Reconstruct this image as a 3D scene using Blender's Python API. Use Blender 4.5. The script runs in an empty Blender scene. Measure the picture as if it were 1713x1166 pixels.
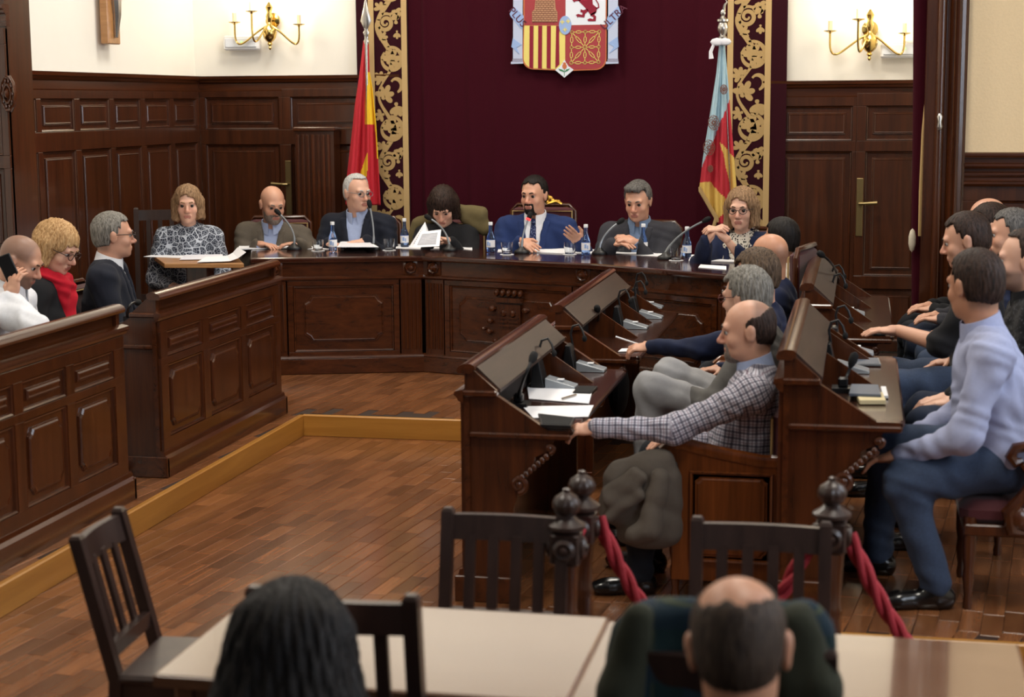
import bpy, math, random
import numpy as np
from mathutils import Matrix, Vector
R = random.Random(7)
SC = bpy.context.scene
COL = SC.collection
V = Vector
rad = math.radians

# ------------------------------------------------------------------ camera
FPX, CX, CY, CAMH = 2800.0, 856.5, 583.0, 2.05          # focal length in pixels of the 1713x1166 frame
YAW, PIT, ROL = rad(11.8), math.atan((583 - 170) / 2800.0), 0.007
fw = V((-math.sin(YAW) * math.cos(PIT), math.cos(YAW) * math.cos(PIT), -math.sin(PIT)))
r0 = V((math.cos(YAW), math.sin(YAW), 0)); u0 = r0.cross(fw)
rv = r0 * math.cos(ROL) - u0 * math.sin(ROL)
uv = u0 * math.cos(ROL) + r0 * math.sin(ROL)
CAM = V((0, 0, CAMH))
cd = bpy.data.cameras.new('camera'); cam = bpy.data.objects.new('camera', cd); COL.objects.link(cam)
cam.matrix_world = Matrix(((rv.x, uv.x, -fw.x, CAM.x), (rv.y, uv.y, -fw.y, CAM.y), (rv.z, uv.z, -fw.z, CAM.z), (0, 0, 0, 1)))
cd.sensor_width = 36; cd.lens = 36 * FPX / 1713.0; cd.clip_end = 100
cd.dof.use_dof = True; cd.dof.focus_distance = 10.5; cd.dof.aperture_fstop = 3.2
SC.camera = cam
SC.view_settings.view_transform = 'Standard'; SC.view_settings.look = 'None'
SC.view_settings.exposure = 0.0; SC.view_settings.gamma = 1.0; SC.view_settings.use_curve_mapping = False
def ray(px, py): return fw + rv * ((px - CX) / FPX) - uv * ((py - CY) / FPX)
def P(px, py, h):                                        # the point of the photo that lies at height h
    d = ray(px, py); return CAM + d * ((h - CAMH) / d.z)
def PY(px, py, y):                                       # the point of the photo that lies on the upright plane at distance y
    d = ray(px, py); return CAM + d * (y / d.y)
def PX(px, py, x):
    d = ray(px, py); return CAM + d * (x / d.x)

# ------------------------------------------------------------------ world and lamps
w = bpy.data.worlds.new('world'); SC.world = w; w.use_nodes = True
w.node_tree.nodes['Background'].inputs[0].default_value = (0.85, 0.92, 1.0, 1)
w.node_tree.nodes['Background'].inputs[1].default_value = 0.10
def area(name, loc, target, sx, sy, power, color):
    l = bpy.data.lights.new(name, 'AREA'); l.shape = 'RECTANGLE'; l.size = sx; l.size_y = sy; l.energy = power; l.color = color
    o = bpy.data.objects.new(name, l); COL.objects.link(o); o.location = loc
    o.rotation_euler = (V(target) - V(loc)).to_track_quat('-Z', 'Y').to_euler(); return o
WARM = (1.0, 0.93, 0.82); DAY = (0.80, 0.88, 1.0)
for i, (x, y) in enumerate([(-3.6, 11.2), (-0.9, 11.2), (-3.6, 8.2), (-0.6, 8.2), (-3.2, 4.6), (0.6, 4.6)]):
    area('ceiling_lamp', (x, y, 4.72), (x, y, 0), 0.9, 0.9, 62, WARM)
area('window_daylight', (3.35, 6.6, 2.9), (-3.5, 8.0, 0.9), 2.2, 2.6, 110, DAY)
area('window_daylight', (3.35, 2.6, 2.9), (-3.5, 6.0, 0.9), 2.2, 2.6, 100, DAY)

# ------------------------------------------------------------------ materials
def newmat(name):
    m = bpy.data.materials.new(name); m.use_nodes = True
    return m, m.node_tree.nodes, m.node_tree.links, m.node_tree.nodes['Principled BSDF']
def srgb(r, g, b):
    f = lambda c: ((c / 255.0 + 0.055) / 1.055) ** 2.4 if c > 10 else c / 255.0 / 12.92
    return (f(r), f(g), f(b), 1)
def plain(name, rgb, rough=0.5, metal=0, coat=0, noise=0.0, scale=40, bump=0.0, sheen=0, emit=None, es=0, trans=0, ior=1.45, var=0.25):
    m, n, l, b = newmat(name)
    c = srgb(*rgb)
    b.inputs['Base Color'].default_value = c; b.inputs['Roughness'].default_value = rough; b.inputs['Metallic'].default_value = metal
    b.inputs['Coat Weight'].default_value = coat; b.inputs['Sheen Weight'].default_value = sheen
    b.inputs['Transmission Weight'].default_value = trans; b.inputs['IOR'].default_value = ior
    if emit: b.inputs['Emission Color'].default_value = srgb(*emit); b.inputs['Emission Strength'].default_value = es
    if noise or bump:
        tc = n.new('ShaderNodeTexCoord'); t = n.new('ShaderNodeTexNoise'); t.inputs['Scale'].default_value = scale; t.inputs['Detail'].default_value = 4
        l.new(tc.outputs['Object'], t.inputs['Vector'])
        if noise:
            mx = n.new('ShaderNodeMix'); mx.data_type = 'RGBA'
            mx.inputs[6].default_value = tuple(x * (1 - noise) for x in c[:3]) + (1,); mx.inputs[7].default_value = tuple(min(1, x * (1 + noise)) for x in c[:3]) + (1,)
            l.new(t.outputs['Fac'], mx.inputs[0]); l.new(mx.outputs[2], b.inputs['Base Color'])
        if bump:
            bp = n.new('ShaderNodeBump'); bp.inputs['Strength'].default_value = bump; bp.inputs['Distance'].default_value = 0.01
            l.new(t.outputs['Fac'], bp.inputs['Height']); l.new(bp.outputs[0], b.inputs['Normal'])
    return m
def wood(name, dark, light, axis='z', rough=0.3, coat=0.35, island=0.0, scale=1.0, spec=0.5):
    m, n, l, b = newmat(name)
    tc = n.new('ShaderNodeTexCoord'); mp = n.new('ShaderNodeMapping'); l.new(tc.outputs['Object'], mp.inputs[0])
    s = {'x': (1.2, 22, 22), 'y': (22, 1.2, 22), 'z': (22, 22, 1.2)}[axis]
    mp.inputs['Scale'].default_value = tuple(k * scale for k in s)
    oi = n.new('ShaderNodeObjectInfo'); ge = n.new('ShaderNodeNewGeometry')
    ad = n.new('ShaderNodeMath'); ad.operation = 'ADD'; l.new(oi.outputs['Random'], ad.inputs[0]); l.new(ge.outputs['Random Per Island'], ad.inputs[1])
    fr = n.new('ShaderNodeMath'); fr.operation = 'FRACT'; l.new(ad.outputs[0], fr.inputs[0])
    of = n.new('ShaderNodeVectorMath'); of.operation = 'ADD'; l.new(mp.outputs[0], of.inputs[0])
    sc = n.new('ShaderNodeMath'); sc.operation = 'MULTIPLY'; sc.inputs[1].default_value = 37.0; l.new(fr.outputs[0], sc.inputs[0]); l.new(sc.outputs[0], of.inputs[1])
    t = n.new('ShaderNodeTexNoise'); t.inputs['Scale'].default_value = 1.0; t.inputs['Detail'].default_value = 6; t.inputs['Roughness'].default_value = 0.65; t.inputs['Distortion'].default_value = 0.6
    l.new(of.outputs[0], t.inputs['Vector'])
    cr = n.new('ShaderNodeValToRGB'); cr.color_ramp.elements[0].position = 0.3; cr.color_ramp.elements[1].position = 0.72
    cr.color_ramp.elements[0].color = srgb(*dark); cr.color_ramp.elements[1].color = srgb(*light); l.new(t.outputs['Fac'], cr.inputs[0])
    out = cr.outputs[0]
    if island:
        mr = n.new('ShaderNodeMapRange'); mr.inputs[3].default_value = 1 - island; mr.inputs[4].default_value = 1 + island; l.new(fr.outputs[0], mr.inputs[0])
        mx = n.new('ShaderNodeVectorMath'); mx.operation = 'SCALE'; l.new(out, mx.inputs[0]); l.new(mr.outputs[0], mx.inputs[3]); out = mx.outputs[0]
    l.new(out, b.inputs['Base Color']); b.inputs['Roughness'].default_value = rough; b.inputs['Coat Weight'].default_value = coat; b.inputs['Coat Roughness'].default_value = 0.12
    b.inputs['Specular IOR Level'].default_value = spec
    bp = n.new('ShaderNodeBump'); bp.inputs['Strength'].default_value = 0.06; bp.inputs['Distance'].default_value = 0.004
    l.new(t.outputs['Fac'], bp.inputs['Height']); l.new(bp.outputs[0], b.inputs['Normal'])
    return m
M = {}
M['wall'] = plain('cream_plaster', (246, 243, 234), 0.85, noise=0.03, scale=3, bump=0.05)
M['wall_right'] = plain('beige_plaster', (244, 218, 176), 0.9, noise=0.05, scale=60, bump=0.25)
M['ceiling'] = plain('ceiling_plaster', (238, 234, 224), 0.9, noise=0.02, scale=5)
M['wood_v'] = wood('mahogany_upright_grain', (50, 23, 9), (86, 43, 18), 'z', 0.26, 0.35)
M['wood_h'] = wood('mahogany_level_grain', (50, 23, 9), (86, 43, 18), 'x', 0.24, 0.4)
M['wood_y'] = wood('mahogany_lengthwise_grain', (50, 23, 9), (86, 43, 18), 'y', 0.22, 0.45)
M['wood_wall'] = wood('wainscot_mahogany', (46, 21, 8), (78, 39, 17), 'z', 0.28, 0.35)
M['wood_top'] = wood('polished_mahogany', (44, 20, 13), (72, 35, 22), 'x', 0.12, 0.6)
M['wood_board'] = wood('polished_desk_board', (44, 24, 16), (70, 40, 28), 'y', 0.2, 0.6)
M['wood_light'] = wood('mahogany_chair_panel', (84, 42, 14), (128, 68, 28), 'z', 0.25, 0.4)
M['dark_wood'] = wood('dark_stained_wood', (42, 28, 24), (62, 44, 38), 'z', 0.35, 0.15)
M['oak'] = wood('honey_oak', (168, 112, 42), (196, 140, 62), 'x', 0.35, 0.2, scale=0.6)
M['oak_y'] = wood('honey_oak_lengthwise', (150, 98, 36), (180, 126, 54), 'y', 0.35, 0.2, scale=0.6)
M['parquet'] = wood('parquet', (100, 60, 34), (136, 88, 54), 'y', 0.24, 0.3, island=0.3)
M['parquet_gap'] = plain('parquet_joint', (44, 24, 12), 0.7, noise=0.2)
M['table_top'] = wood('polished_table_top', (122, 90, 72), (138, 106, 86), 'x', 0.08, 1.0, scale=0.4, spec=0.9)
M['table_top'].node_tree.nodes['Principled BSDF'].inputs['Coat IOR'].default_value = 2.0
M['table_top'].node_tree.nodes['Principled BSDF'].inputs['Coat Roughness'].default_value = 0.05
M['table_edge'] = wood('table_edge_wood', (104, 70, 48), (132, 92, 64), 'x', 0.3, 0.3)
M['tan_wood'] = wood('tan_board', (160, 112, 66), (190, 140, 90), 'x', 0.35, 0.2)
M['velvet'] = plain('maroon_velvet', (56, 9, 22), 0.8, noise=0.12, scale=60, sheen=0.03)
M['velvet_dark'] = plain('dark_maroon_velvet', (46, 12, 22), 0.9, noise=0.12, scale=60, sheen=0.1)
for k_ in ('velvet', 'velvet_dark'): M[k_].node_tree.nodes['Principled BSDF'].inputs['Specular IOR Level'].default_value = .08
M['maroon_seat'] = plain('maroon_upholstery', (70, 14, 22), 0.7, noise=0.1, scale=80, sheen=0.2)
M['gold_thread'] = plain('gold_embroidery', (178, 148, 98), 0.7, noise=0.18, scale=220, bump=0.3)
M['gold_band'] = plain('gold_ribbon', (190, 160, 110), 0.65, noise=0.08, scale=200)
M['gold'] = plain('gilded_wood', (205, 160, 70), 0.3, 0.9, noise=0.1)
M['brass'] = plain('polished_brass', (214, 184, 110), 0.18, 1.0)
M['bronze'] = plain('aged_brass_handle', (150, 132, 92), 0.35, 0.9)
M['silver'] = plain('silver_metal', (196, 192, 186), 0.25, 0.95)
M['black'] = plain('black_plastic', (20, 20, 22), 0.4)
M['black_soft'] = plain('black_foam', (14, 14, 15), 0.9)
M['dark_recess'] = plain('dark_recess', (22, 11, 7), 0.8)  # near-black colour standing for the shade inside the desk hutches
M['wood_lid'] = wood('hutch_lid_wood', (40, 27, 22), (62, 44, 36), 'y', 0.45, 0.0)
M['tie_cord'] = plain('pale_tieback', (206, 196, 176), 0.7, noise=.2, scale=120)
M['grey_metal'] = plain('grey_metal', (128, 132, 136), 0.3, 0.4)
M['grey_plastic'] = plain('grey_plastic', (148, 154, 160), 0.3, 0.2)
M['white_plastic'] = plain('white_plastic', (236, 238, 242), 0.35)
M['paper'] = plain('white_paper', (238, 238, 242), 0.8)
M['paper2'] = plain('off_white_paper', (222, 222, 230), 0.8)
M['ink'] = plain('grey_print', (196, 197, 206), 0.8)
M['candle'] = plain('ivory_candle_sleeve', (236, 212, 176), 0.5)
M['bulb'] = plain('lit_bulb', (255, 240, 214), 0.3, emit=(255, 226, 180), es=14)
M['glass'] = plain('clear_glass', (245, 248, 250), 0.02, trans=1.0, ior=1.45)
M['blue_glass'] = plain('blue_bottle', (150, 184, 240), 0.03, trans=0.95, ior=1.35)
M['water'] = plain('water', (240, 246, 250), 0.02, trans=1.0, ior=1.33)
M['red_led'] = plain('red_light', (255, 40, 40), 0.4, emit=(255, 40, 40), es=4)
M['green_led'] = plain('green_light', (140, 255, 120), 0.4, emit=(140, 255, 120), es=2)
M['rope'] = plain('red_rope', (164, 40, 52), 0.7, noise=0.2, scale=150, bump=0.4)
M['red_flag'] = plain('red_flag_cloth', (196, 40, 54), 0.75, noise=0.05, scale=50)
M['yellow_flag'] = plain('yellow_flag_cloth', (238, 196, 44), 0.75, noise=0.05, scale=50)
M['yellow_soft'] = plain('pale_yellow_flag_cloth', (214, 178, 92), 0.75, noise=0.08, scale=50)
M['red_soft'] = plain('crimson_flag_cloth', (186, 44, 58), 0.75, noise=0.08, scale=50)
M['blue_flag'] = plain('pale_blue_flag_cloth', (166, 196, 210), 0.75, noise=0.08, scale=50)
M['arms_red'] = plain('arms_red', (160, 60, 66), 0.8, noise=0.06, scale=150)
M['arms_crimson'] = plain('arms_crimson', (136, 22, 48), 0.8, noise=0.06, scale=150)
M['arms_yellow'] = plain('arms_yellow', (228, 212, 120), 0.8, noise=0.05, scale=150)
M['arms_white'] = plain('arms_white', (224, 230, 240), 0.8, noise=0.03, scale=150)
M['arms_blue'] = plain('arms_blue', (150, 176, 222), 0.8, noise=0.05, scale=150)
M['arms_pale'] = plain('arms_pale_blue', (186, 196, 222), 0.8, noise=0.05, scale=150)
M['arms_stone'] = plain('arms_stone', (182, 138, 106), 0.8, noise=0.1, scale=120)
M['arms_line'] = plain('arms_dark_thread', (90, 40, 60), 0.8)
M['arms_mortar'] = plain('arms_mortar', (118, 74, 62), 0.8)
M['arms_green'] = plain('arms_green', (60, 130, 90), 0.8)
M['arms_orange'] = plain('arms_orange', (196, 112, 72), 0.8)
M['pen_blue'] = plain('blue_pen', (40, 70, 190), 0.4)
M['cream_book'] = plain('cream_paper_block', (220, 204, 160), 0.7)
M['slate_book'] = plain('slate_cover', (88, 96, 110), 0.5)

# ------------------------------------------------------------------ mesh builder
class MB:
    def __init__(s): s.v = []; s.f = []; s.m = []
    def add(s, vs, fs, T=None, mi=0):
        k = len(s.v)
        s.v += [tuple(T @ V(p)) for p in vs] if T is not None else [tuple(p) for p in vs]
        s.f += [tuple(i + k for i in f) for f in fs]; s.m += [mi] * len(fs); return s
    def box(s, a, b, T=None, mi=0, ch=0.0):
        x0, x1 = sorted((a[0], b[0])); y0, y1 = sorted((a[1], b[1])); z0, z1 = sorted((a[2], b[2]))
        if ch > 0:
            c = min(ch, (x1 - x0) / 3, (y1 - y0) / 3, (z1 - z0) / 3)
            sec = [(x0 + c, y0), (x1 - c, y0), (x1, y0 + c), (x1, y1 - c), (x1 - c, y1), (x0 + c, y1), (x0, y1 - c), (x0, y0 + c)]
            mx, my = (x0 + x1) / 2, (y0 + y1) / 2
            ins = [(x + (c if x < mx else -c), y + (c if y < my else -c)) for x, y in sec]
            s.loft([[(x, y, z0) for x, y in ins], [(x, y, z0 + c) for x, y in sec], [(x, y, z1 - c) for x, y in sec], [(x, y, z1) for x, y in ins]], T, mi, True)
            return s
        return s.add([(x0, y0, z0), (x1, y0, z0), (x1, y1, z0), (x0, y1, z0), (x0, y0, z1), (x1, y0, z1), (x1, y1, z1), (x0, y1, z1)],
                     [(3, 2, 1, 0), (4, 5, 6, 7), (0, 1, 5, 4), (1, 2, 6, 5), (2, 3, 7, 6), (3, 0, 4, 7)], T, mi)
    def loft(s, rings, T=None, mi=0, caps=True, closed=True):
        n = len(rings[0]); vs = [p for r in rings for p in r]; fs = []
        for i in range(len(rings) - 1):
            for j in range(n if closed else n - 1):
                a = i * n + j; b = i * n + (j + 1) % n; fs.append((a, b, b + n, a + n))
        if caps: fs.append(tuple(reversed(range(n)))); fs.append(tuple((len(rings) - 1) * n + j for j in range(n)))
        return s.add(vs, fs, T, mi)
    def prism(s, poly, c0, c1, T=None, mi=0):             # poly in (a,b); extruded along c
        return s.loft([[(a, b, c0) for a, b in poly], [(a, b, c1) for a, b in poly]], T, mi)
    def lathe(s, prof, n=16, T=None, mi=0, flute=0, fl=0.0):
        rings = []
        for r, z in prof:
            rings.append([((r * (1 + (fl * math.cos(flute * 2 * math.pi * j / n) if flute else 0))) * math.cos(2 * math.pi * j / n),
                           (r * (1 + (fl * math.cos(flute * 2 * math.pi * j / n) if flute else 0))) * math.sin(2 * math.pi * j / n), z) for j in range(n)])
        return s.loft(rings, T, mi)
    def tube(s, pts, r, n=8, T=None, mi=0, flat=1.0):
        pts = [V(p) for p in pts]; rings = []; rs = r if isinstance(r, (list, tuple)) else [r] * len(pts)
        up = V((0, 0, 1)); t0 = (pts[1] - pts[0]).normalized()
        if abs(t0.dot(up)) > 0.95: up = V((0, 1, 0))
        nx = t0.cross(up).normalized()
        for i, p in enumerate(pts):
            t = (pts[min(i + 1, len(pts) - 1)] - pts[max(i - 1, 0)])
            t = t.normalized() if t.length > 1e-9 else t0
            nx = (nx - t * nx.dot(t)).normalized(); ny = t.cross(nx)
            rings.append([tuple(p + (nx * math.cos(2 * math.pi * j / n) + ny * (flat * math.sin(2 * math.pi * j / n))) * rs[i]) for j in range(n)])
        return s.loft(rings, T, mi)
    def sphere(s, c, r, n=12, T=None, mi=0):
        rr = r if isinstance(r, (list, tuple)) else (r, r, r); rings = []
        for i in range(n // 2 + 1):
            a = -math.pi / 2 + math.pi * i / (n // 2); ca = max(math.cos(a), 0.02)
            rings.append([(c[0] + rr[0] * ca * math.cos(2 * math.pi * j / n), c[1] + rr[1] * ca * math.sin(2 * math.pi * j / n), c[2] + rr[2] * math.sin(a)) for j in range(n)])
        return s.loft(rings, T, mi)
    def mesh(s, name, mats, smooth=False):
        me = bpy.data.meshes.new(name); me.from_pydata(s.v, [], s.f)
        for m in (mats if isinstance(mats, (list, tuple)) else [mats]): me.materials.append(m)
        if any(s.m): me.polygons.foreach_set('material_index', s.m)
        if smooth:
            me.polygons.foreach_set('use_smooth', [True] * len(s.f))
        me.update(); return me
    def build(s, name, mats, parent=None, smooth=False, bevel=0, world=True, label=None, kind=None):
        o = bpy.data.objects.new(name, s.mesh(name, mats, smooth)); COL.objects.link(o)
        if smooth == 'auto' or smooth is True: edge_split(o)
        if bevel:
            b = o.modifiers.new('bevel', 'BEVEL'); b.width = bevel; b.segments = 2; b.limit_method = 'ANGLE'; b.angle_limit = rad(40)
        if parent is not None: attach(o, parent, world)
        if label: o['label'] = label
        if kind: o['kind'] = kind
        return o
def edge_split(o):
    try: o.data.set_sharp_from_angle(angle=rad(42))
    except Exception: pass
def tm(o): return Matrix.LocRotScale(o.location, o.rotation_euler, o.scale)
def fullm(o):
    return (fullm(o.parent) @ o.matrix_parent_inverse @ tm(o)) if o.parent else tm(o)
def attach(o, parent, world=True):
    o.parent = parent
    if world: o.matrix_parent_inverse = fullm(parent).inverted()
def thing(name, label, cat, loc=(0, 0, 0), rz=0.0, group=None):
    o = bpy.data.objects.new(name, None); COL.objects.link(o); o.empty_display_size = 0.1
    o.location = loc; o.rotation_euler = (0, 0, rz); o['label'] = label; o['category'] = cat
    if group: o['group'] = group
    return o
def tag(o, label, cat, group=None, kind=None):
    o['label'] = label; o['category'] = cat
    if group: o['group'] = group
    if kind: o['kind'] = kind
    return o
def struct(o, label=None, cat=None):
    o['kind'] = 'structure'
    if label: o['label'] = label
    if cat: o['category'] = cat
    return o
def kids(o): return [c for c in COL.objects if c.parent == o]
def dup(o, loc=None, rz=None, label=None, group=None, parent=None):
    ch = list(o.children); r = o.copy(); COL.objects.link(r)
    if parent is not None: r.parent = parent; r.matrix_parent_inverse = o.matrix_parent_inverse.copy()
    if loc is not None: r.location = loc
    if rz is not None: r.rotation_euler = (0, 0, rz)
    if label: r['label'] = label
    if group: r['group'] = group
    for c in ch: dup(c, parent=r)
    return r
def frame(o, u, w):                                       # (a,b,c) -> o + a*u + b*up + c*w
    u = V(u).normalized(); w = V(w).normalized()
    return Matrix(((u.x, 0, w.x, o[0]), (u.y, 0, w.y, o[1]), (u.z, 1, w.z, o[2]), (0, 0, 0, 1)))
def notched(a0, b0, a1, b1, k):
    if k <= 0: return [(a0, b0), (a1, b0), (a1, b1), (a0, b1)]
    return [(a0 + k, b0), (a1 - k, b0), (a1 - k * .6, b0 + k * .6), (a1, b0 + k), (a1, b1 - k), (a1 - k * .6, b1 - k * .6), (a1 - k, b1), (a0 + k, b1), (a0 + k * .6, b1 - k * .6), (a0, b1 - k), (a0, b0 + k), (a0 + k * .6, b0 + k * .6)]
def raised(mb, T, a0, b0, a1, b1, notch=0.0, lip=0.03, rise=0.014):
    g = 0.012
    ring = lambda i, c, k: [(a, b, c) for a, b in notched(a0 + i, b0 + i, a1 - i, b1 - i, k)]
    # mitred bolection moulding inside the opening, then a raised field
    mb.loft([[(a0, b0, 0), (a1, b0, 0), (a1, b1, 0), (a0, b1, 0)], [(a0 + .004, b0 + .004, .016), (a1 - .004, b0 + .004, .016), (a1 - .004, b1 - .004, .016), (a0 + .004, b1 - .004, .016)],
             [(a0 + g, b0 + g, .012), (a1 - g, b0 + g, .012), (a1 - g, b1 - g, .012), (a0 + g, b1 - g, .012)], [(a0 + g + .004, b0 + g + .004, .002), (a1 - g - .004, b0 + g + .004, .002), (a1 - g - .004, b1 - g - .004, .002), (a0 + g + .004, b1 - g - .004, .002)]], T)
    mb.loft([ring(g + lip, 0.001, notch), ring(g + lip + .003, rise * .75, notch), ring(g + lip + .008, rise * .7, notch), ring(g + lip + .014, rise * 1.15, notch), ring(g + lip + .02, rise, notch)], T)
def panelling(parent, T, cols, rows, A, B, mat, notch=0.0, lip=0.03, c=0.02, back=0.02, framemat=None):
    """a framed run of panels: every raised panel an object of its own, the rails and stiles one frame"""
    f = MB(); rows = sorted(rows)
    edges = [B[0]] + [x for r in rows for x in r] + [B[1]]
    for i in range(0, len(edges), 2): f.box((A[0], edges[i], -back), (A[1], edges[i + 1], c), T)
    for (b0, b1) in rows:
        e = [A[0]] + [x for q in cols for x in q] + [A[1]]
        for i in range(0, len(e), 2): f.box((e[i], b0, -back), (e[i + 1], b1, c), T)
    f.box((A[0], B[0], -back - .005), (A[1], B[1], -.002), T)
    f.build('frame', framemat or mat, parent, bevel=.003)
    for (a0, a1) in cols:
        for (b0, b1) in rows:
            p = MB(); raised(p, T, a0, b0, a1, b1, notch if (b1 - b0) > 0.3 else 0, lip)
            p.build('panel', mat, parent)
def moulding(mb, T, a0, a1, prof):                        # profile in (c,b) swept along a
    mb.loft([[(a0, b, c) for c, b in prof], [(a1, b, c) for c, b in prof]], T)
# ================================================================== THE SETTING
U = 0.13                                                 # height of the raised platform
XL, YB, XR = -5.32, 13.0, 3.4
def slab(name, a, b, mat): return struct(MB().box(a, b).build(name, mat))
floor = slab('floor', (-5.7, -1.5, -.15), (XR, 13.3, -.008), M['parquet_gap'])
slab('ceiling', (-5.7, -1.5, 4.8), (XR, 13.3, 4.95), M['ceiling'])
# ---- parquet: the nearest blocks one by one, the others joined
PW, PL, PANG = 0.078, 0.26, rad(6.5)
def plankmesh(L):
    mb = MB(); mb.loft([[(.001, .001, -.012), (PW - .001, .001, -.012), (PW - .001, L - .001, -.012), (.001, L - .001, -.012)],
                        [(.001, .001, -.0012), (PW - .001, .001, -.0012), (PW - .001, L - .001, -.0012), (.001, L - .001, -.0012)],
                        [(.0022, .0022, 0), (PW - .0022, .0022, 0), (PW - .0022, L - .0022, 0), (.0022, L - .0022, 0)]]); return mb
pm = plankmesh(PL).mesh('plank', M['parquet'])
rotP = Matrix.Rotation(-PANG, 3, 'Z')
def plank_layer(region, z, nsingle, name, parent, clip=None):
    cand = []
    for i in range(-120, 120):
        off = R.random() * PL
        for j in range(-20, 75):
            c = rotP @ V((i * PW, j * PL + off, 0)); m = rotP @ V((i * PW + PW / 2, j * PL + off + PL / 2, 0))
            if region(m.x, m.y): cand.append(((m - V((-1.2, 0, 0))).length, c, m))
    view = [k for k in cand if -3.4 < k[2].x < -1.45 and k[2].y > 3.9] if nsingle else []
    view.sort(key=lambda k: k[0]); single = view[:nsingle]; ids = set(id(k) for k in single)
    for _, c, m in single:
        o = bpy.data.objects.new('plank', pm); COL.objects.link(o); o.location = (c.x, c.y, z); o.rotation_euler = (0, 0, -PANG); o.parent = parent
    mb = MB(); src = plankmesh(PL); inv = rotP.inverted()
    for k in cand:
        if id(k) in ids: continue
        c = inv @ k[1]; mb.add(src.v, src.f, Matrix.Translation((c.x, c.y, z)))
    if clip: mb.v = [tuple(inv @ V(clip(*(rotP @ V(p))))) for p in mb.v]
    o = mb.build('planks', M['parquet'], None); o.rotation_euler = (0, 0, -PANG); o.parent = parent; o['kind'] = 'stuff'
plank_layer(lambda x, y: (-3.46 < x < -1.2 and 2.4 < y < 9.9) or (-1.3 < x < 2.6 and 3.0 < y < 6.1) or (-1.3 < x < -.2 and 6 < y < 10.9), 0.0, 300, 'floor', floor)
# ---- platform round three sides
plat = MB()
plat.box((-5.7, -1.5, -.008), (-3.39, 13.0, U - .004)).box((-3.39, 9.78, -.008), (-1.75, 13.0, U - .004))
plat.box((-1.75, 10.9, -.008), (-.30, 13.0, U - .004)).box((-.30, 6.0, -.008), (XR, 13.0, U - .004))
plat = struct(plat.build('platform', M['parquet_gap']))
plank_layer(lambda x, y: (-4.3 < x < -3.40 and 5.2 < y < 9.9) or (-4.3 < x < -1.84 and 9.9 < y < 12) or (-.25 < x < 2.2 and 5.95 < y < 10.5), U, 0, 'platform', plat, lambda x, y, z_: (x, max(y, 6.0), z_) if x > -1 else ((x, max(y, 9.79), z_) if x > -3.37 and y > 9.5 else (min(x, -3.40) if y < 9.79 else x, y, z_)))
def trim(n, a, b, mat): return struct(MB().box(a, b, ch=.006).build('trim_%d' % n, mat))
trim(1, (-3.40, -1.5, -.004), (-3.365, 9.79, U + .002), M['oak_y'])
trim(2, (-3.40, 9.755, -.004), (-1.75, 9.79, U + .002), M['oak'])
trim(3, (-1.775, 9.755, -.004), (-1.74, 10.9, U + .002), M['oak_y'])
trim(4, (-1.75, 10.875, -.004), (-.30, 10.91, U + .002), M['oak'])
trim(5, (-.315, 5.975, -.004), (-.28, 10.9, U + .002), M['oak_y'])
trim(6, (-.30, 5.965, -.004), (XR, 6.0, U + .002), M['oak'])
# ---- walls
wl = struct(MB().box((-5.7, 9.75, 0), (XL - .03, 13.3, 4.8)).build('wall_left', M['wall']))
struct(MB().box((-5.9, -1.5, 0), (-5.66, 9.9, 4.8)).build('wall_left_front', M['wall']))
wb = struct(MB().box((-5.7, YB + .03, 0), (XR, 13.3, 4.8)).build('wall_back', M['wall']))
ws = struct(MB().box((.50, 10.98, 0), (.70, 13.0, 4.8)).build('wall_side', M['wall']))
wr = struct(MB().box((.62, 10.82, 0), (XR, 10.98, 4.8)).build('wall_right', M['wall_right']))
wx = MB().box((XR, -1.5, 0), (XR + .2, 13.3, 1.5)).box((XR, -1.5, 4.3), (XR + .2, 13.3, 4.8)).box((XR, -1.5, 1.5), (XR + .2, 1.4, 4.3)).box((XR, 3.8, 1.5), (XR + .2, 5.4, 4.3)).box((XR, 7.8, 1.5), (XR + .2, 13.3, 4.3))
struct(wx.build('wall_window_side', M['wall']))
for i, y in enumerate((1.4, 5.4)):
    f = MB(); f.box((XR + .03, y, 1.5), (XR + .1, y + .07, 4.3)).box((XR + .03, y + 2.33, 1.5), (XR + .1, y + 2.4, 4.3)).box((XR + .03, y + 1.17, 1.5), (XR + .1, y + 1.24, 4.3))
    f.box((XR + .03, y, 1.5), (XR + .1, y + 2.4, 1.57)).box((XR + .03, y, 4.23), (XR + .1, y + 2.4, 4.3)).box((XR + .03, y, 3.3), (XR + .1, y + 2.4, 3.36))
    wf = struct(f.build('window_%d' % (i + 1), M['wood_v']))
    MB().box((XR + .06, y + .05, 1.55), (XR + .066, y + 2.35, 4.25)).build('pane', M['glass'], wf)
CORN = [(-.02, -.13), (.018, -.13), (.022, -.115), (.022, -.06), (.04, -.05), (.045, -.035), (.06, -.025), (.065, 0), (-.02, 0)]
# left wall panelling
TL = frame((XL, 0, 0), (0, 1, 0), (1, 0, 0))
cl = [(PX(a, 200, XL).y, PX(b, 200, XL).y) for a, b in ((46, 57), (65, 121), (130, 180), (188, 232), (240, 281), (288, 326))]
panelling(wl, TL, cl, [(.35, 1.74), (1.87, 2.09)], (9.9, 12.98), (U, 2.17), M['wood_wall'], 0, .03)
mb = MB(); moulding(mb, TL, 9.9, 13.0, [(c, b + 2.27) for c, b in CORN]); mb.build('cornice', M['wood_y'], wl)
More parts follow.
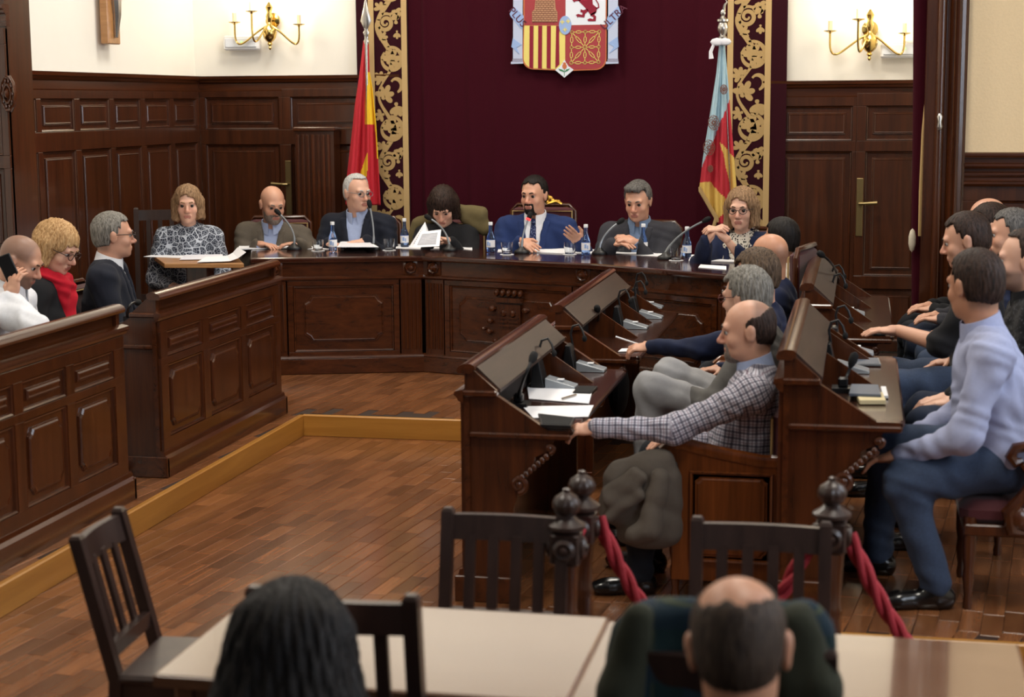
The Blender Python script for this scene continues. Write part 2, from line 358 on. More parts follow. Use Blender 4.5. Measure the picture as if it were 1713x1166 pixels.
# back wall panelling, left of the hanging
TB = frame((0, YB, 0), (1, 0, 0), (0, -1, 0))
xa = lambda px, py=200: PY(px, py, YB).x
panelling(wb, TB, [(xa(345), xa(468))], [(.35, 1.72), (1.84, 2.10)], (XL + .02, xa(474)), (U, 2.17), M['wood_wall'], 0, .035)
mb = MB(); moulding(mb, TB, XL, -3.6, [(c, b + 2.27) for c, b in CORN]); mb.build('cornice', M['wood_h'], wb)
panelling(wb, TB, [(xa(1305, 300), xa(1424, 300))], [(.35, 1.66), (1.74, 2.0)], (-.75, xa(1431, 300)), (U, 2.10), M['wood_wall'], 0, .035)
mb = MB(); moulding(mb, TB, -.75, .52, [(c, b + 2.19) for c, b in CORN]); mb.build('cornice', M['wood_h'], wb)
# the two doors that sit flush in the panelling
def flush_door(n, a0, a1, rows, hx, hz, side, top):
    root = bpy.data.objects.new('door_%d' % n, None); COL.objects.link(root); root.location = ((a0 + a1) / 2, YB, U); struct(root)
    panelling(root, TB, [(a0 + .07, a1 - .07)], rows, (a0, a1), (U + .01, top), M['wood_wall'], 0, .035, c=.026)
    h = MB(); h.box((hx - .025, hz - .22, .026), (hx + .025, hz + .22, .034), TB, ch=.003)
    h.tube([TB @ V((hx, hz + .03, .03)), TB @ V((hx, hz + .03, .075)), TB @ V((hx + side * .03, hz + .03, .08)), TB @ V((hx + side * .13, hz + .035, .078))], [.011, .011, .012, .016], 8)
    h.build('handle', M['bronze'], root, bevel=.002)
flush_door(1, xa(474), -3.72, [(.35, 1.72), (1.84, 2.10)], xa(472) + .05, 1.37, -1, 2.165)
flush_door(2, xa(1431, 300), .50, [(.22, .62), (.72, 1.66), (1.74, 2.0)], xa(1431, 300) + .035, 1.24, 1, 2.095)
# left pier with carved rosette
pr = struct(MB().box((-5.7, 9.6, U), (-5.17, 9.92, 4.8)).build('trim_7', M['wood_wall']))
TP = frame((0, 9.6, 0), (1, 0, 0), (0, -1, 0))
panelling(pr, TP, [(-5.62, -5.215)], [(.3, 1.05), (1.15, 1.66), (1.74, 2.42)], (-5.7, -5.17), (U, 2.52), M['wood_wall'], 0, .02)
mb = MB(); moulding(mb, TP, -5.7, -5.15, [(c, b + 2.66) for c, b in CORN]); mb.build('cornice', M['wood_h'], pr)
c = PY(15, 157, 9.58)
mb = MB(); TR = Matrix.Translation((c.x, 9.585, c.z)) @ Matrix.Rotation(rad(90), 4, 'X')
mb.lathe([(.115, 0), (.115, .015), (.105, .03), (.09, .02), (.07, .02), (.062, .034), (.05, .034), (.042, .022), (.03, .03), (.02, .05), (.002, .055)], 20, TR @ Matrix.Diagonal((.42, 1.0, 1, 1)), flute=10, fl=.03)
for k in range(10):
    a = k * math.tau / 10; mb.sphere((math.cos(a) * .034, math.sin(a) * .08, .024), (.008, .014, .012), 6, TR)
mb.build('rosette', M['wood_v'], pr, smooth=True)
# right door casing and its moulded jamb
TJ = frame((0, 10.78, 0), (1, 0, 0), (0, -1, 0))
js = MB()
def vsweep(mb, prof, z0, z1): mb.loft([[(x, y, z0) for x, y in prof], [(x, y, z1) for x, y in prof]])
vsweep(js, [(.37, 10.78), (.37, 10.72), (.43, 10.72), (.435, 10.70), (.445, 10.685), (.46, 10.68), (.475, 10.685), (.485, 10.70), (.49, 10.73), (.505, 10.73), (.515, 10.70), (.535, 10.68), (.55, 10.70), (.56, 10.69), (.575, 10.70), (.58, 10.73), (.60, 10.735), (.605, 10.76), (.62, 10.77), (.62, 11.0), (.37, 11.0)], U, 4.8)
js = struct(js.build('trim_8', M['wood_v'], smooth=True))
bb = MB(); bb.lathe([(.012, 0), (.02, .02), (.012, .05), (.02, .08), (.01, .1)], 10, Matrix.Translation((.46, 10.672, 1.86))); bb.build('boss', M['silver'], js, smooth=True)
# right wall panelling, lower than the rest
TW = frame((0, 10.82, 0), (1, 0, 0), (0, -1, 0))
panelling(wr, TW, [(.74, 1.75), (1.85, 2.9)], [(.35, 1.42)], (.62, XR), (U, 1.52), M['wood_wall'], 0, .04)
mb = MB()
mb.box((.62, 1.50, -.02), (XR, 1.70, .012), TW)
for b, d in ((1.545, .05), (1.60, .03), (1.655, .055), (1.72, .045)): moulding(mb, TW, .62, XR, [(-.02, b - .035), (d - .01, b - .035), (d, b - .02), (d, b - .006), (d - .015, b), (-.02, b)])
mb.build('dado_moulding', M['wood_h'], wr)

# ================================================================== VELVET HANGING
def cloth_sheet(xl, xr, z0, z1, y, amp, nx, nz, ph=0.0, f=1.0):
    mb = MB(); vs = []
    for j in range(nz + 1):
        for i in range(nx + 1):
            u = i / nx; x = xl + (xr - xl) * u; z = z0 + (z1 - z0) * j / nz
            d = amp * (math.sin(f * 11 * u + ph) + .6 * math.sin(f * 23 * u + 1.3 + ph) + .35 * math.sin(f * 47 * u + z * .5) - 1.5 * sum(g_ * math.exp(-((u - c_ - .012 * z * s_) / w_) ** 2) for c_, w_, g_, s_ in ((.055, .008, 1, .2), (.12, .012, .6, .3), (.21, .010, .8, -.3), (.27, .014, .7, .6), (.40, .01, .4, .2), (.53, .014, .5, -.2), (.68, .012, .5, .3), (.80, .010, .7, 0), (.9, .012, .6, .2))))
            vs.append((x, y + d, z))
    fs = [(j * (nx + 1) + i, j * (nx + 1) + i + 1, (j + 1) * (nx + 1) + i + 1, (j + 1) * (nx + 1) + i) for j in range(nz) for i in range(nx)]
    mb.add(vs, fs); return mb
hang = thing('velvet_hanging', 'large dark maroon velvet hanging with gold embroidered borders behind the long table', 'curtain', (-2.28, 12.95, U))
xin0, xin1 = xa(684, 60), xa(1218, 60); xo0, xo1 = xa(620, 60), xa(1291, 60)
cloth_sheet(xin0 - .02, xin1 + .02, U + .02, 3.42, 12.965, .013, 420, 8).build('velvet', M['velvet'], hang, smooth=True)
def scroll(mb, cx, cz, r0, r1, a0, a1, wd, n=26, sx=1):
    l, rr = [], []
    for i in range(n + 1):
        t = i / n; a = a0 + (a1 - a0) * t; r = r0 + (r1 - r0) * t; h = 1.25 * wd * (.5 + .5 * math.sin(math.pi * min(1, t * 1.15)))
        l.append((cx + sx * (r - h) * math.cos(a), cz + (r - h) * math.sin(a))); rr.append((cx + sx * (r + h) * math.cos(a), cz + (r + h) * math.sin(a)))
    for i in range(n): strip.append([l[i], l[i + 1], rr[i + 1], rr[i]])
def lobe(cx, cz, a, L, W):
    pts = []
    for k in range(9):
        t = k / 8 * math.pi
        pts.append((L * (1 - math.cos(t)) / 2, 1.25 * W * math.sin(t) * (.55 + .45 * (1 - math.cos(t)) / 2)))
    poly = pts + [(x, -y) for x, y in reversed(pts[1:-1])]
    ca, sa = math.cos(a), math.sin(a); strip.append([(cx + x * ca - y * sa, cz + x * sa + y * ca) for x, y in poly])
def palm(cx, cz, r, a, n=5, spread=2.3):
    for k in range(n):
        b = a - spread / 2 + spread * k / (n - 1); lobe(cx, cz, b, r * (1.0 if k != n // 2 else 1.12), r * .26)
    lobe(cx, cz, a + math.pi, r * .45, r * .2)
def border(xl, xr, mirror, label):
    T = frame((0, 12.945, 0), (1, 0, 0), (0, -1, 0))
    b = MB(); b.box((xl - .1 if not mirror else xl - .005, U + .02, -.004), (xr + .005 if not mirror else xr + .12, 3.42, .006), T); b.build('border_cloth', M['velvet_dark'], hang)
    g = MB(); g.box((xl, U + .02, .006), (xl + .045, 3.42, .010), T); g.box((xr - .045, U + .02, .006), (xr, 3.42, .010), T)
    g.build('gold_ribbon', M['gold_band'], hang)
    global strip
    strip = []; w0, w1 = xl + .05, xr - .05; wd = w1 - w0; per = 1.09; sg = 1 if not mirror else 1
    z = U + .1
    zt = PY(1243, 28, 12.945).z
    base = zt - per * 4
    k0 = 0
    for k in range(0, 7):
        zz = base + per * k
        if zz > 5.2: break
        L, C, Rr = w0 + wd * .34, w0 + wd * .5, w0 + wd * .62
        scroll(None, L + .02, zz, wd * .36, wd * .05, math.pi * .1, math.pi * 4.0, .013, 44)
        palm(w0 + wd * .82, zz + .02, wd * .34, math.pi / 2 + .1, 3, 1.2); palm(w0 + wd * .86, zz - .08, wd * .2, -math.pi / 2, 3, 1.4)
        scroll(None, Rr, zz - per * .26, wd * .44, wd * .34, math.pi * 2.6, math.pi * .75, .015, 30)
        palm(Rr - .005, zz - per * .26 - .01, wd * .40, math.pi * .22, 6, 4.2)
        palm(w0 + wd * .28, zz - per * .11, wd * .24, math.pi * .2, 4, 2.4)
        palm(w0 + wd * .22, zz - per * .40, wd * .28, math.pi * .75, 5, 3.4)
        scroll(None, w0 + wd * .75, zz - per * .44, wd * .3, wd * .16, -math.pi * .4, math.pi * .8, .014, 16)
        palm(w0 + wd * .34, zz - per * .52, wd * .38, math.pi * .35, 5, 3.6)
        palm(w0 + wd * .80, zz - per * .60, wd * .36, -math.pi * .45, 4, 1.8)
        scroll(None, Rr - .01, zz - per * .76, wd * .46, wd * .34, math.pi * 2.5, math.pi * .7, .015, 30)
        palm(Rr - .005, zz - per * .76, wd * .40, math.pi * .3, 6, 4.0)
        palm(w0 + wd * .22, zz - per * .66, wd * .25, math.pi * 1.1, 4, 2.6)
        palm(w0 + wd * .25, zz - per * .90, wd * .26, math.pi * .6, 4, 2.6)
        palm(w0 + wd * .78, zz - per * .93, wd * .28, -math.pi * .2, 4, 2.4)
        n = 40; l, rr = [], []
        for i in range(n + 1):                              # the main vine winding up between the rosettes
            t = i / n; x = w0 + wd * (.40 - .28 * math.cos(2 * math.pi * (t * 2 + .04))); q = zz - per + per * t; h = .017 + .008 * math.sin(9 * t)
            l.append((x - h, q)); rr.append((x + h, q))
        for i in range(n): strip.append([l[i], l[i + 1], rr[i + 1], rr[i]])
    e = MB(); lo, hi = U + .03, 3.41
    for q, poly in enumerate(strip):
        pz = [p[1] for p in poly]
        if min(pz) < lo or max(pz) > hi: continue
        dz = .0072 + .0004 * (q % 5)
        e.add([(x, zc, dz) for x, zc in poly], [tuple(range(len(poly)))], T)
        e.add([(x, zc, .0062) for x, zc in poly] + [(x, zc, dz) for x, zc in poly], [(i, (i + 1) % len(poly), len(poly) + (i + 1) % len(poly), len(poly) + i) for i in range(len(poly))], T)
    e.build('scrollwork', M['gold_thread'], hang, label=label)
border(xo0, xin0, False, 'gold acanthus scrollwork embroidered on the left border')
border(xin1, xo1, True, 'gold acanthus scrollwork embroidered on the right border')

# ---- coat of arms sewn on the hanging
YA = 12.90
arms = thing('coat_of_arms', 'embroidered quartered coat of arms with pillars hanging high on the maroon velvet', 'coat of arms', tuple(PY(945, 60, YA)))
TA = frame((0, YA, 0), (1, 0, 0), (0, -1, 0))
def A(cx, cy):                                             # crest drawing coordinates -> the plane of the cloth
    p = PY(840 + cx / 8.157, cy / 8.157, YA); return (p.x, p.z)
def patch(name, polys, mat, c0, c1, parent=None):
    mb = MB()
    for poly in polys: mb.prism([A(*p) for p in poly], c0, c1, TA)
    return mb.build(name, mat, parent or arms)
def line(mb, pts, wd, c0, c1, closed=False):
    pts = [A(*p) for p in pts]; 
    if closed: pts = pts + [pts[0]]
    for (x0, z0), (x1, z1) in zip(pts, pts[1:]):
        dx, dz = x1 - x0, z1 - z0; L = math.hypot(dx, dz) or 1; nx, nz = -dz / L * wd / 2, dx / L * wd / 2; ex, ez = dx / L * wd * .3, dz / L * wd * .3
        mb.prism([(x0 - ex + nx, z0 - ez + nz), (x1 + ex + nx, z1 + ez + nz), (x1 + ex - nx, z1 + ez - nz), (x0 - ex - nx, z0 - ez - nz)], c0, c1, TA)
TOPY = -400
def arc(cx, cy, rx, ry, a0, a1, n=10): return [(cx + rx * math.cos(rad(a0 + (a1 - a0) * i / n)), cy + ry * math.sin(rad(a0 + (a1 - a0) * i / n))) for i in range(n + 1)]
sh = [(300, TOPY), (1420, TOPY), (1415, 780)] + arc(1265, 790, 150, 155, 0, 90) + [(980, 955), (855, 990), (730, 950)] + arc(440, 790, 150, 148, 90, 180) + [(302, 400)]
patch('shield_edge', [[(x + (10 if x > 860 else -10), y + (10 if y > 0 else -10)) for x, y in sh]], M['arms_orange'], 0, .006)
patch('shield_field', [[(310, TOPY), (865, TOPY), (865, 345), (310, 345)]], M['arms_red'], .003, .008)
patch('shield_field', [[(868, TOPY), (1418, TOPY), (1412, 335), (868, 345)]], M['arms_white'], .003, .008)
patch('shield_field', [[(868, 350), (1412, 340), (1412, 780)] + arc(1262, 790, 148, 150, 0, 90) + [(980, 948), (862, 900)]], M['arms_red'], .003, .008)
patch('shield_field', [[(305, 350), (862, 350), (862, 900), (730, 942)] + arc(442, 790, 146, 143, 90, 180)], M['arms_yellow'], .003, .008)
patch('stripe', [[(a, 352), (a + 54, 352), (a + 50, 936), (a - 4, 932 if a > 400 else 920)] for a in (378, 496, 614)] + [[(740, 352), (790, 352), (780, 470), (784, 880), (728, 936)]], M['arms_crimson'], .008, .010)
patch('castle', [[(412, 302), (757, 302), (757, 160), (735, 130), (718, -60), (760, -90), (760, -160), (700, -160), (700, -260), (640, -260), (640, -330), (560, -330), (560, -260), (480, -260), (480, -160), (415, -160), (415, -90), (462, -60), (445, 130), (412, 160)]], M['arms_stone'], .008, .011)
mb = MB()
for i, y in enumerate(range(-40, 300, 28)):
    k = 45 if y < 150 else 5; line(mb, [(412 + k, y), (757 - k, y)], .004, .011, .012)
    for x in range(430 + (i % 2) * 22, 745, 46):
        if 412 + k < x < 757 - k: line(mb, [(x, y), (x, y + 26)], .003, .011, .012)
mb.build('mortar_line', M['arms_mortar'], arms)
lion = [[(1050, -260), (1190, -300), (1250, -200), (1230, -60), (1240, 60), (1300, 110), (1285, 175), (1215, 215), (1170, 150), (1130, 100), (1060, 30), (1000, -40), (990, -160)],
        [(960, 0), (1050, -40), (1075, 10), (1000, 20), (985, 35)], [(1165, 120), (1180, 150), (1135, 190), (1125, 240), (1040, 230), (1035, 245), (1010, 205), (1040, 190), (1095, 205), (1100, 175), (1070, 165), (1075, 125), (1110, 140)],
        [(1215, 190), (1290, 150), (1262, 205), (1285, 225), (1280, 290), (1180, 292), (1165, 268), (1200, 250), (1245, 262), (1250, 235), (1205, 215)],
        [(1290, 130), (1330, 105), (1322, 50), (1285, -10), (1300, -80), (1285, -82), (1268, -10), (1308, 55), (1312, 95), (1280, 112)],
        [(1000, -330), (1120, -380), (1180, -300), (1120, -240), (1020, -250)]]
patch('lion', lion, M['arms_crimson'], .008, .011)
mb = MB(); nodes = [(955, 440), (1137, 435), (1328, 433), (950, 648), (1132, 645), (1320, 640), (945, 858), (1132, 855), (1318, 848)]
for x, y in nodes: line(mb, arc(x, y, 20, 20, 0, 330, 10), .0052, .008, .011, True)
for a, b in [(0, 1), (1, 2), (3, 4), (4, 5), (6, 7), (7, 8), (0, 3), (3, 6), (1, 4), (4, 7), (2, 5), (5, 8), (0, 4), (2, 4), (6, 4), (8, 4)]:
    (xa_, ya_), (xb_, yb_) = nodes[a], nodes[b]; dx, dy = xb_ - xa_, yb_ - ya_; L = math.hypot(dx, dy); ux, uy = dx / L, dy / L; mx, my = (xa_ + xb_) / 2, (ya_ + yb_) / 2
    q = L * .22
    line(mb, [(xa_ + ux * 22, ya_ + uy * 22), (mx - ux * q, my - uy * q)], .0048, .008, .0105); line(mb, [(mx + ux * q, my + uy * q), (xb_ - ux * 22, yb_ - uy * 22)], .0048, .008, .0105)
    line(mb, [(mx - ux * q, my - uy * q), (mx - ux * q * .5 - uy * 16, my - uy * q * .5 + ux * 16), (mx + ux * q * .5 - uy * 16, my + uy * q * .5 + ux * 16), (mx + ux * q, my + uy * q), (mx + ux * q * .5 + uy * 16, my + uy * q * .5 - ux * 16), (mx - ux * q * .5 + uy * 16, my - uy * q * .5 - ux * 16)], .0048, .008, .0105, True)
mb.build('chain', M['arms_yellow'], arms)
ov = patch('oval', [arc(864, 345, 84, 128, 0, 350, 28)], M['arms_blue'], .010, .014)
fl = []
for x, y in ((825, 300), (905, 290), (862, 405)):
    fl += [[(x - 7, y + 30), (x - 9, y - 10), (x, y - 38), (x + 9, y - 10), (x + 7, y + 30)], [(x - 8, y + 5), (x - 28, y + 12), (x - 24, y - 16), (x - 12, y - 2)], [(x + 8, y + 5), (x + 28, y + 12), (x + 24, y - 16), (x + 12, y - 2)]]
for k in range(3): patch('fleur_de_lis', fl[k * 3:k * 3 + 3], M['arms_yellow'], .014, .016, ov)
pg = patch('point_field', [[(853, 1060), (728, 955), (800, 900), (855, 815), (905, 900), (980, 952)]], M['arms_white'], .010, .014)
patch('pomegranate', [arc(856, 905, 30, 38, 0, 340, 14), [(840, 870), (830, 850), (848, 858), (856, 845), (864, 858), (882, 850), (872, 870)]], M['arms_orange'], .014, .017, pg)
patch('leaf', [[(850, 985), (790, 965), (770, 938), (825, 950), (848, 970)], [(860, 985), (905, 965), (930, 935), (880, 948), (862, 970)], [(850, 940), (858, 940), (856, 1040), (850, 1040)]], M['arms_green'], .014, .016, pg)
for s_, (x0, x1) in ((0, (150, 285)), (1, (1445, 1585))):
    pl = patch('pillar', [[(x0 + 6, TOPY), (x1 - 2, TOPY), (x1 - 5, 800), (x1, 800), (x1, 838), (x1 + 4, 838), (x1 + 4, 868), (x0 - 30, 874), (x0 - 28, 842), (x0 - 8, 840), (x0 - 6, 806), (x0, 804)]], M['arms_pale'], 0, .007)
    mb = MB()
    for y in (806, 822, 838): line(mb, [(x0 - 6, y), (x1, y)], .003, .007, .008)
    mb.build('base_line', M['arms_line'], pl)
    if s_ == 0: rb = [[(160, 90), (105, 190), (120, 225), (270, 400), (300, 330), (295, 215)], [(150, 520), (130, 640), (240, 740), (200, 650), (270, 610)]]
    else: rb = [[(1590, 80), (1625, 190), (1600, 230), (1440, 410), (1425, 300), (1440, 230)], [(1580, 500), (1592, 640), (1460, 730), (1530, 640), (1450, 590)]]
    rb = patch('ribbon', rb, M['arms_blue'], .006, .011, pl)
def text(s, size, T, mat, parent, name='lettering', depth=.0012):
    cu = bpy.data.curves.new('t', 'FONT'); cu.body = s; cu.size = size; cu.align_x = 'CENTER'; cu.align_y = 'CENTER'; cu.extrude = depth
    o = bpy.data.objects.new('t', cu); COL.objects.link(o); dg = bpy.context.evaluated_depsgraph_get(); me = bpy.data.meshes.new_from_object(o.evaluated_get(dg))
    me.transform(T); bpy.data.objects.remove(o); me.materials.clear(); me.materials.append(mat)
    r = bpy.data.objects.new(name, me); COL.objects.link(r)
    if parent: attach(r, parent)
    return r
def textT(cx, cy, ang):
    x, z = A(cx, cy); return Matrix.Translation((x, YA - .0125, z)) @ Matrix.Rotation(rad(90), 4, 'X') @ Matrix.Rotation(ang, 4, 'Z')
text('PLUS', .078, textT(212, 235, rad(-50)), M['arms_line'], arms)
text('ULTRA', .078, textT(1527, 235, rad(42)), M['arms_line'], arms)

# ================================================================== FLAGS
def flag_cloth(name, T_px, Y, left, right, y0, y1, colf, mats, folds, parent, nu=56, nv=110, amp=.03, label=None):
    li = lambda tab, y: np.interp(y, [t[1] for t in tab], [t[0] for t in tab])
    mb = MB(); vs = []; fs = []; ms = []
    for j in range(nv + 1):
        for i in range(nu + 1):
            u = i / nu; t = j / nv; yb = (y1(u) if callable(y1) else y1); y = y0 + (yb - y0) * t; x = li(left, y) * (1 - u) + li(right, y) * u
            d = amp * min(1, .15 + t * 1.6) * (math.sin(folds * 2 * math.pi * u + 2.2 * t + .4) + .4 * math.sin(folds * 5.1 * math.pi * u + 1.0))
            p = PY(*T_px(x, y), Y + d); vs.append(tuple(p))
    for j in range(nv):
        for i in range(nu):
            u = (i + .5) / nu; t = (j + .5) / nv; yb = (y1(u) if callable(y1) else y1); y = y0 + (yb - y0) * t; x = li(left, y) * (1 - u) + li(right, y) * u
            a = j * (nu + 1) + i; fs.append((a, a + 1, a + nu + 2, a + nu + 1)); ms.append(colf(x, y, u, t))
    mb.v = vs; mb.f = fs; mb.m = ms
    o = mb.build(name, mats, parent, smooth=True, label=label)
    s = o.modifiers.new('thick', 'SOLIDIFY'); s.thickness = .004
    return o
YF = 12.72
q = lambda x, y: (560 + x / 2.71, y / 2.71)
foot = PY(*q(155, 880), YF)
fl1 = thing('spanish_flag', 'red and yellow flag on a pole with a spear tip left of the hanging', 'flag', (foot.x, YF, U))
pt, pb = PY(*q(143, 190), YF), PY(*q(154, 920), YF)
dirp = (pb - pt).normalized(); ft = pt + dirp * ((U - pt.z) / dirp.z)
MB().tube([ft, pt + V((0, 0, .02))], .012, 10).build('pole', M['silver'], fl1, smooth=True)
sp = MB(); TS = Matrix.Translation(pt); sp.lathe([(.014, -.02), (.02, 0), (.02, .01), (.013, .02), (.016, .05), (.026, .07), (.012, .09), (.02, .11), (.045, .16), (.02, .25), (.002, .34)], 10, TS @ Matrix.Diagonal((1, .35, 1, 1)))
sp.build('spear_tip', M['silver'], fl1, smooth=True)
mb = MB(); mb.lathe([(.16, 0), (.16, .02), (.05, .06), (.03, .1), (.02, .12)], 16, Matrix.Translation((ft.x, YF, U))); mb.build('base', M['dark_wood'], fl1, smooth=True)
def cs(x, y, u, t):
    if 325 < y < 565 and x > 137: return 1
    if 690 < y < 800 and 118 < x < 150 - (y - 690) * .02 and x > 150 - (y - 690) * .35: return 1
    if y > 565 and x > 183 + (y - 565) * .06 and y < 720: return 1
    return 0
flag_cloth('flag_cloth', q, YF + .01, [(130, 185), (110, 350), (90, 480), (74, 640), (56, 800), (50, 930)], [(154, 185), (158, 325), (172, 400), (188, 565), (196, 700), (204, 850), (208, 930)], 185, 930, cs, [M['red_flag'], M['yellow_flag']], 2.2, fl1)
q2 = lambda x, y: (1160 + x / 3.24, 20 + y / 3.24)
foot = PY(*q2(70, 1150), YF - .25); YV = YF - .25
fl2 = thing('valencian_flag', 'pale blue, red and yellow fringed flag on a pole right of the hanging', 'flag', (foot.x, YV, U))
pt, pb = PY(*q2(158, 90), YV), PY(*q2(72, 1100), YV); pb = V((pb.x + .18, pb.y, pb.z)); dirp = (pb - pt).normalized(); ft = pt + dirp * ((U - pt.z) / dirp.z); fl2.location = (ft.x, YV, U)
MB().tube([ft + V((0, .09, 0)), pt + V((0, .02, 0))], .013, 10).build('pole', M['silver'], fl2, smooth=True)
mb = MB(); mb.lathe([(.16, 0), (.16, .02), (.05, .06), (.03, .1), (.02, .12)], 16, Matrix.Translation((ft.x, YV, U))); mb.build('base', M['dark_wood'], fl2, smooth=True)
fi = MB(); TF = Matrix.Translation(PY(*q2(158, 150), YV)); fi.lathe([(.012, -.02), (.03, 0), (.032, .02), (.022, .03), (.036, .06), (.04, .09), (.03, .12), (.044, .13), (.044, .145), (.03, .15), (.01, .17), (.004, .17)], 12, TF)
fi.sphere((0, 0, .19), (.02, .015, .03), 8, TF); fi.tube([(.005, 0, .2), (.012, 0, .25), (.03, 0, .27), (.012, 0, .29)], [.012, .01, .007, .002], 6, TF)
fi.build('finial', M['silver'], fl2, smooth=True)
bw = MB(); TBW = Matrix.Translation(PY(*q2(150, 170), YV - .03)); bw.sphere((-.03, 0, .01), (.05, .025, .03), 8, TBW); bw.sphere((.03, 0, .01), (.045, .025, .028), 8, TBW); bw.tube([(-.05, 0, 0), (-.075, 0, -.06), (-.07, 0, -.11)], [.012, .014, .02], 6, TBW)
bw.build('bow', M['paper2'], fl2, smooth=True)
def cv(x, y, u, t):
    if y < 480 + (195 - x) * 2.45: return 0
    if y > 705 + (x - 145) * 1.1 and x > 145 + (y - 705) * .22: return 2
    if y > 918 + (x - 88) * (1.1 if x > 88 else -.2) and x < 172 - max(0, y - 1080) * .8: return 2
    return 1
flag_cloth('flag_cloth', q2, YV + .01, [(140, 175), (124, 330), (88, 560), (52, 800), (34, 950), (34, 1160)], [(170, 175), (190, 400), (202, 560), (222, 800), (235, 960), (238, 1160)], 175, lambda u: 950 + 200 * min(1, u * 2.0), cv, [M['blue_flag'], M['red_soft'], M['yellow_soft']], 2.4, fl2)
fg = MB()
for k in range(26):
    x = 34 + 95 * k / 25; y = 948 + 165 * k / 25; a = PY(*q2(x, y), YV - .03); b = PY(*q2(x + 1, y + 26), YV - .03); fg.tube([a, b], .011, 5)
for k in range(9):
    a = PY(*q2(124 - k * 3, 1100 + k * 10), YV - .03); b = PY(*q2(124 - k * 3, 1126 + k * 10), YV - .03); fg.tube([a, b], .011, 5)
fg.build('fringe', M['gold_thread'], fl2)
em = MB()
for cx, cy, rr in ((110, 600, 34), (85, 735, 36), (165, 420, 22), (92, 850, 16)):
    for k in range(7):
        a = k * .9; pts = [PY(*q2(cx + math.cos(a) * rr * .35 + rr * .55 * math.cos(b), cy + math.sin(a) * rr * .5 + rr * .7 * math.sin(b)), YV - .045) for b in [i * math.tau / 9 for i in range(10)]]
        em.tube(pts, .0022, 4)
em.build('embroidery', M['arms_mortar'], fl2, kind='stuff')

# ================================================================== WALL FITTINGS
def sconce(px, py, label):
    c = PY(px, py, YB); root = thing('wall_sconce', label, 'wall lamp', (c.x, YB - .01, c.z - .05), group='brass wall sconces')
    L = MB(); L.lathe([(.004, -.135), (.014, -.12), (.008, -.105), (.022, -.09), (.014, -.075), (.03, -.065), (.05, -.04), (.058, 0), (.05, .035), (.024, .06), (.014, .08), (.02, .095), (.03, .13), (.018, .16), (.03, .2), (.006, .24)], 16, Matrix.Translation((0, -.09, 0)), flute=8, fl=.03)
    L.build('body', M['brass'], root, smooth=True, world=False)
    B = MB(); B.lathe([(.06, 0), (.06, .012), (.045, .02)], 16, Matrix.Translation((0, 0, .1)) @ Matrix.Rotation(rad(90), 4, 'X')); B.tube([(0, -.01, .1), (0, -.09, .1)], .012, 8); B.build('backplate', M['brass'], root, smooth=True, world=False)
    for ax, ay, up in ((-.29, -.10, .075), (.25, -.10, .05), (-.085, -.26, .15)):
        A_ = MB(); d = V((ax, ay + .09, 0)); n = 16; pts = []
        for i in range(n + 1):
            t = i / n; pts.append((d.x * math.sin(min(1, t * 1.12) * math.pi / 2) , -.09 + d.y * math.sin(min(1, t * 1.12) * math.pi / 2), .06 - .15 * math.sin(math.pi * t ** 1.35) + (up - .06) * t ** 3))
        A_.tube(pts, .008, 8); e = pts[-1]; A_.lathe([(.006, -.01), (.014, .0), (.045, .008), (.048, .014), (.02, .014)], 14, Matrix.Translation(e))
        ar = A_.build('arm', M['brass'], root, smooth=True, world=False)
        C_ = MB(); C_.lathe([(.016, .012), (.016, .085), (.006, .088)], 12, Matrix.Translation(e)); C_.build('candle', M['candle'], ar, smooth=True, world=False)
        b_ = MB(); b_.lathe([(.006, .085), (.014, .1), (.017, .125), (.012, .155), (.002, .185)], 10, Matrix.Translation(e)); b_.build('bulb', M['bulb'], ar, smooth=True, world=False)
    l = bpy.data.lights.new('sconce_light', 'POINT'); l.energy = 10; l.color = (1, .86, .66); l.shadow_soft_size = .12
    o = bpy.data.objects.new('sconce_light', l); COL.objects.link(o); o.location = (c.x, YB - .36, c.z + .3); o.parent = root; o.matrix_parent_inverse = fullm(root).inverted()
sconce(458, 45, 'three-armed brass candle sconce on the cream wall left of the hanging')
sconce(1455, 60, 'three-armed brass candle sconce on the cream wall right of the hanging')
def emergency(px, py, wpx, hpx, label):
    c = PY(px, py, YB); k = 212.0; w_, h_ = wpx / k, hpx / k
    root = thing('emergency_light', label, 'emergency light', (c.x, YB - .02, c.z), group='emergency lights')
    MB().box((-w_ / 2, -.05, -h_ / 2), (w_ / 2, .025, h_ / 2), ch=.012).build('housing', M['white_plastic'], root, world=False)
    MB().box((-w_ / 2 + .02, -.06, -h_ / 2 + .022), (w_ / 2 - .02, -.045, h_ / 2 - .022), ch=.006).build('diffuser', M['arms_white'], root, world=False)
    MB().sphere((.01, -.061, .006), .006, 6).build('indicator', M['green_led'], root, world=False)
emergency(408, 72, 64, 25, 'white emergency light box under the left wall sconce')
emergency(1511, 83, 70, 26, 'white emergency light box under the right wall sconce')
c = PX(176, 30, XL)
cx_ = thing('crucifix_plaque', 'narrow wooden crucifix plaque with a silver figure on the left wall', 'crucifix', (XL + .005, c.y, c.z))
k = PX(176, 74, XL); MB().box((0, -.1, k.z - c.z), (.06, .1, .55), ch=.006).build('board', M['tan_wood'], cx_, world=False)
fgm = MB(); fgm.tube([(.075, 0, .25), (.085, .0, .14), (.08, .015, .02), (.075, 0, -.14)], [.03, .04, .032, .014], 8); fgm.sphere((.085, .0, .31), .035, 8)
fgm.tube([(.08, .0, .24), (.09, .09, .32), (.085, .17, .38)], [.02, .015, .012], 6); fgm.tube([(.08, .0, .24), (.09, -.09, .32), (.085, -.17, .38)], [.02, .015, .012], 6)
fgm.build('figure', M['silver'], cx_, smooth=True, world=False)
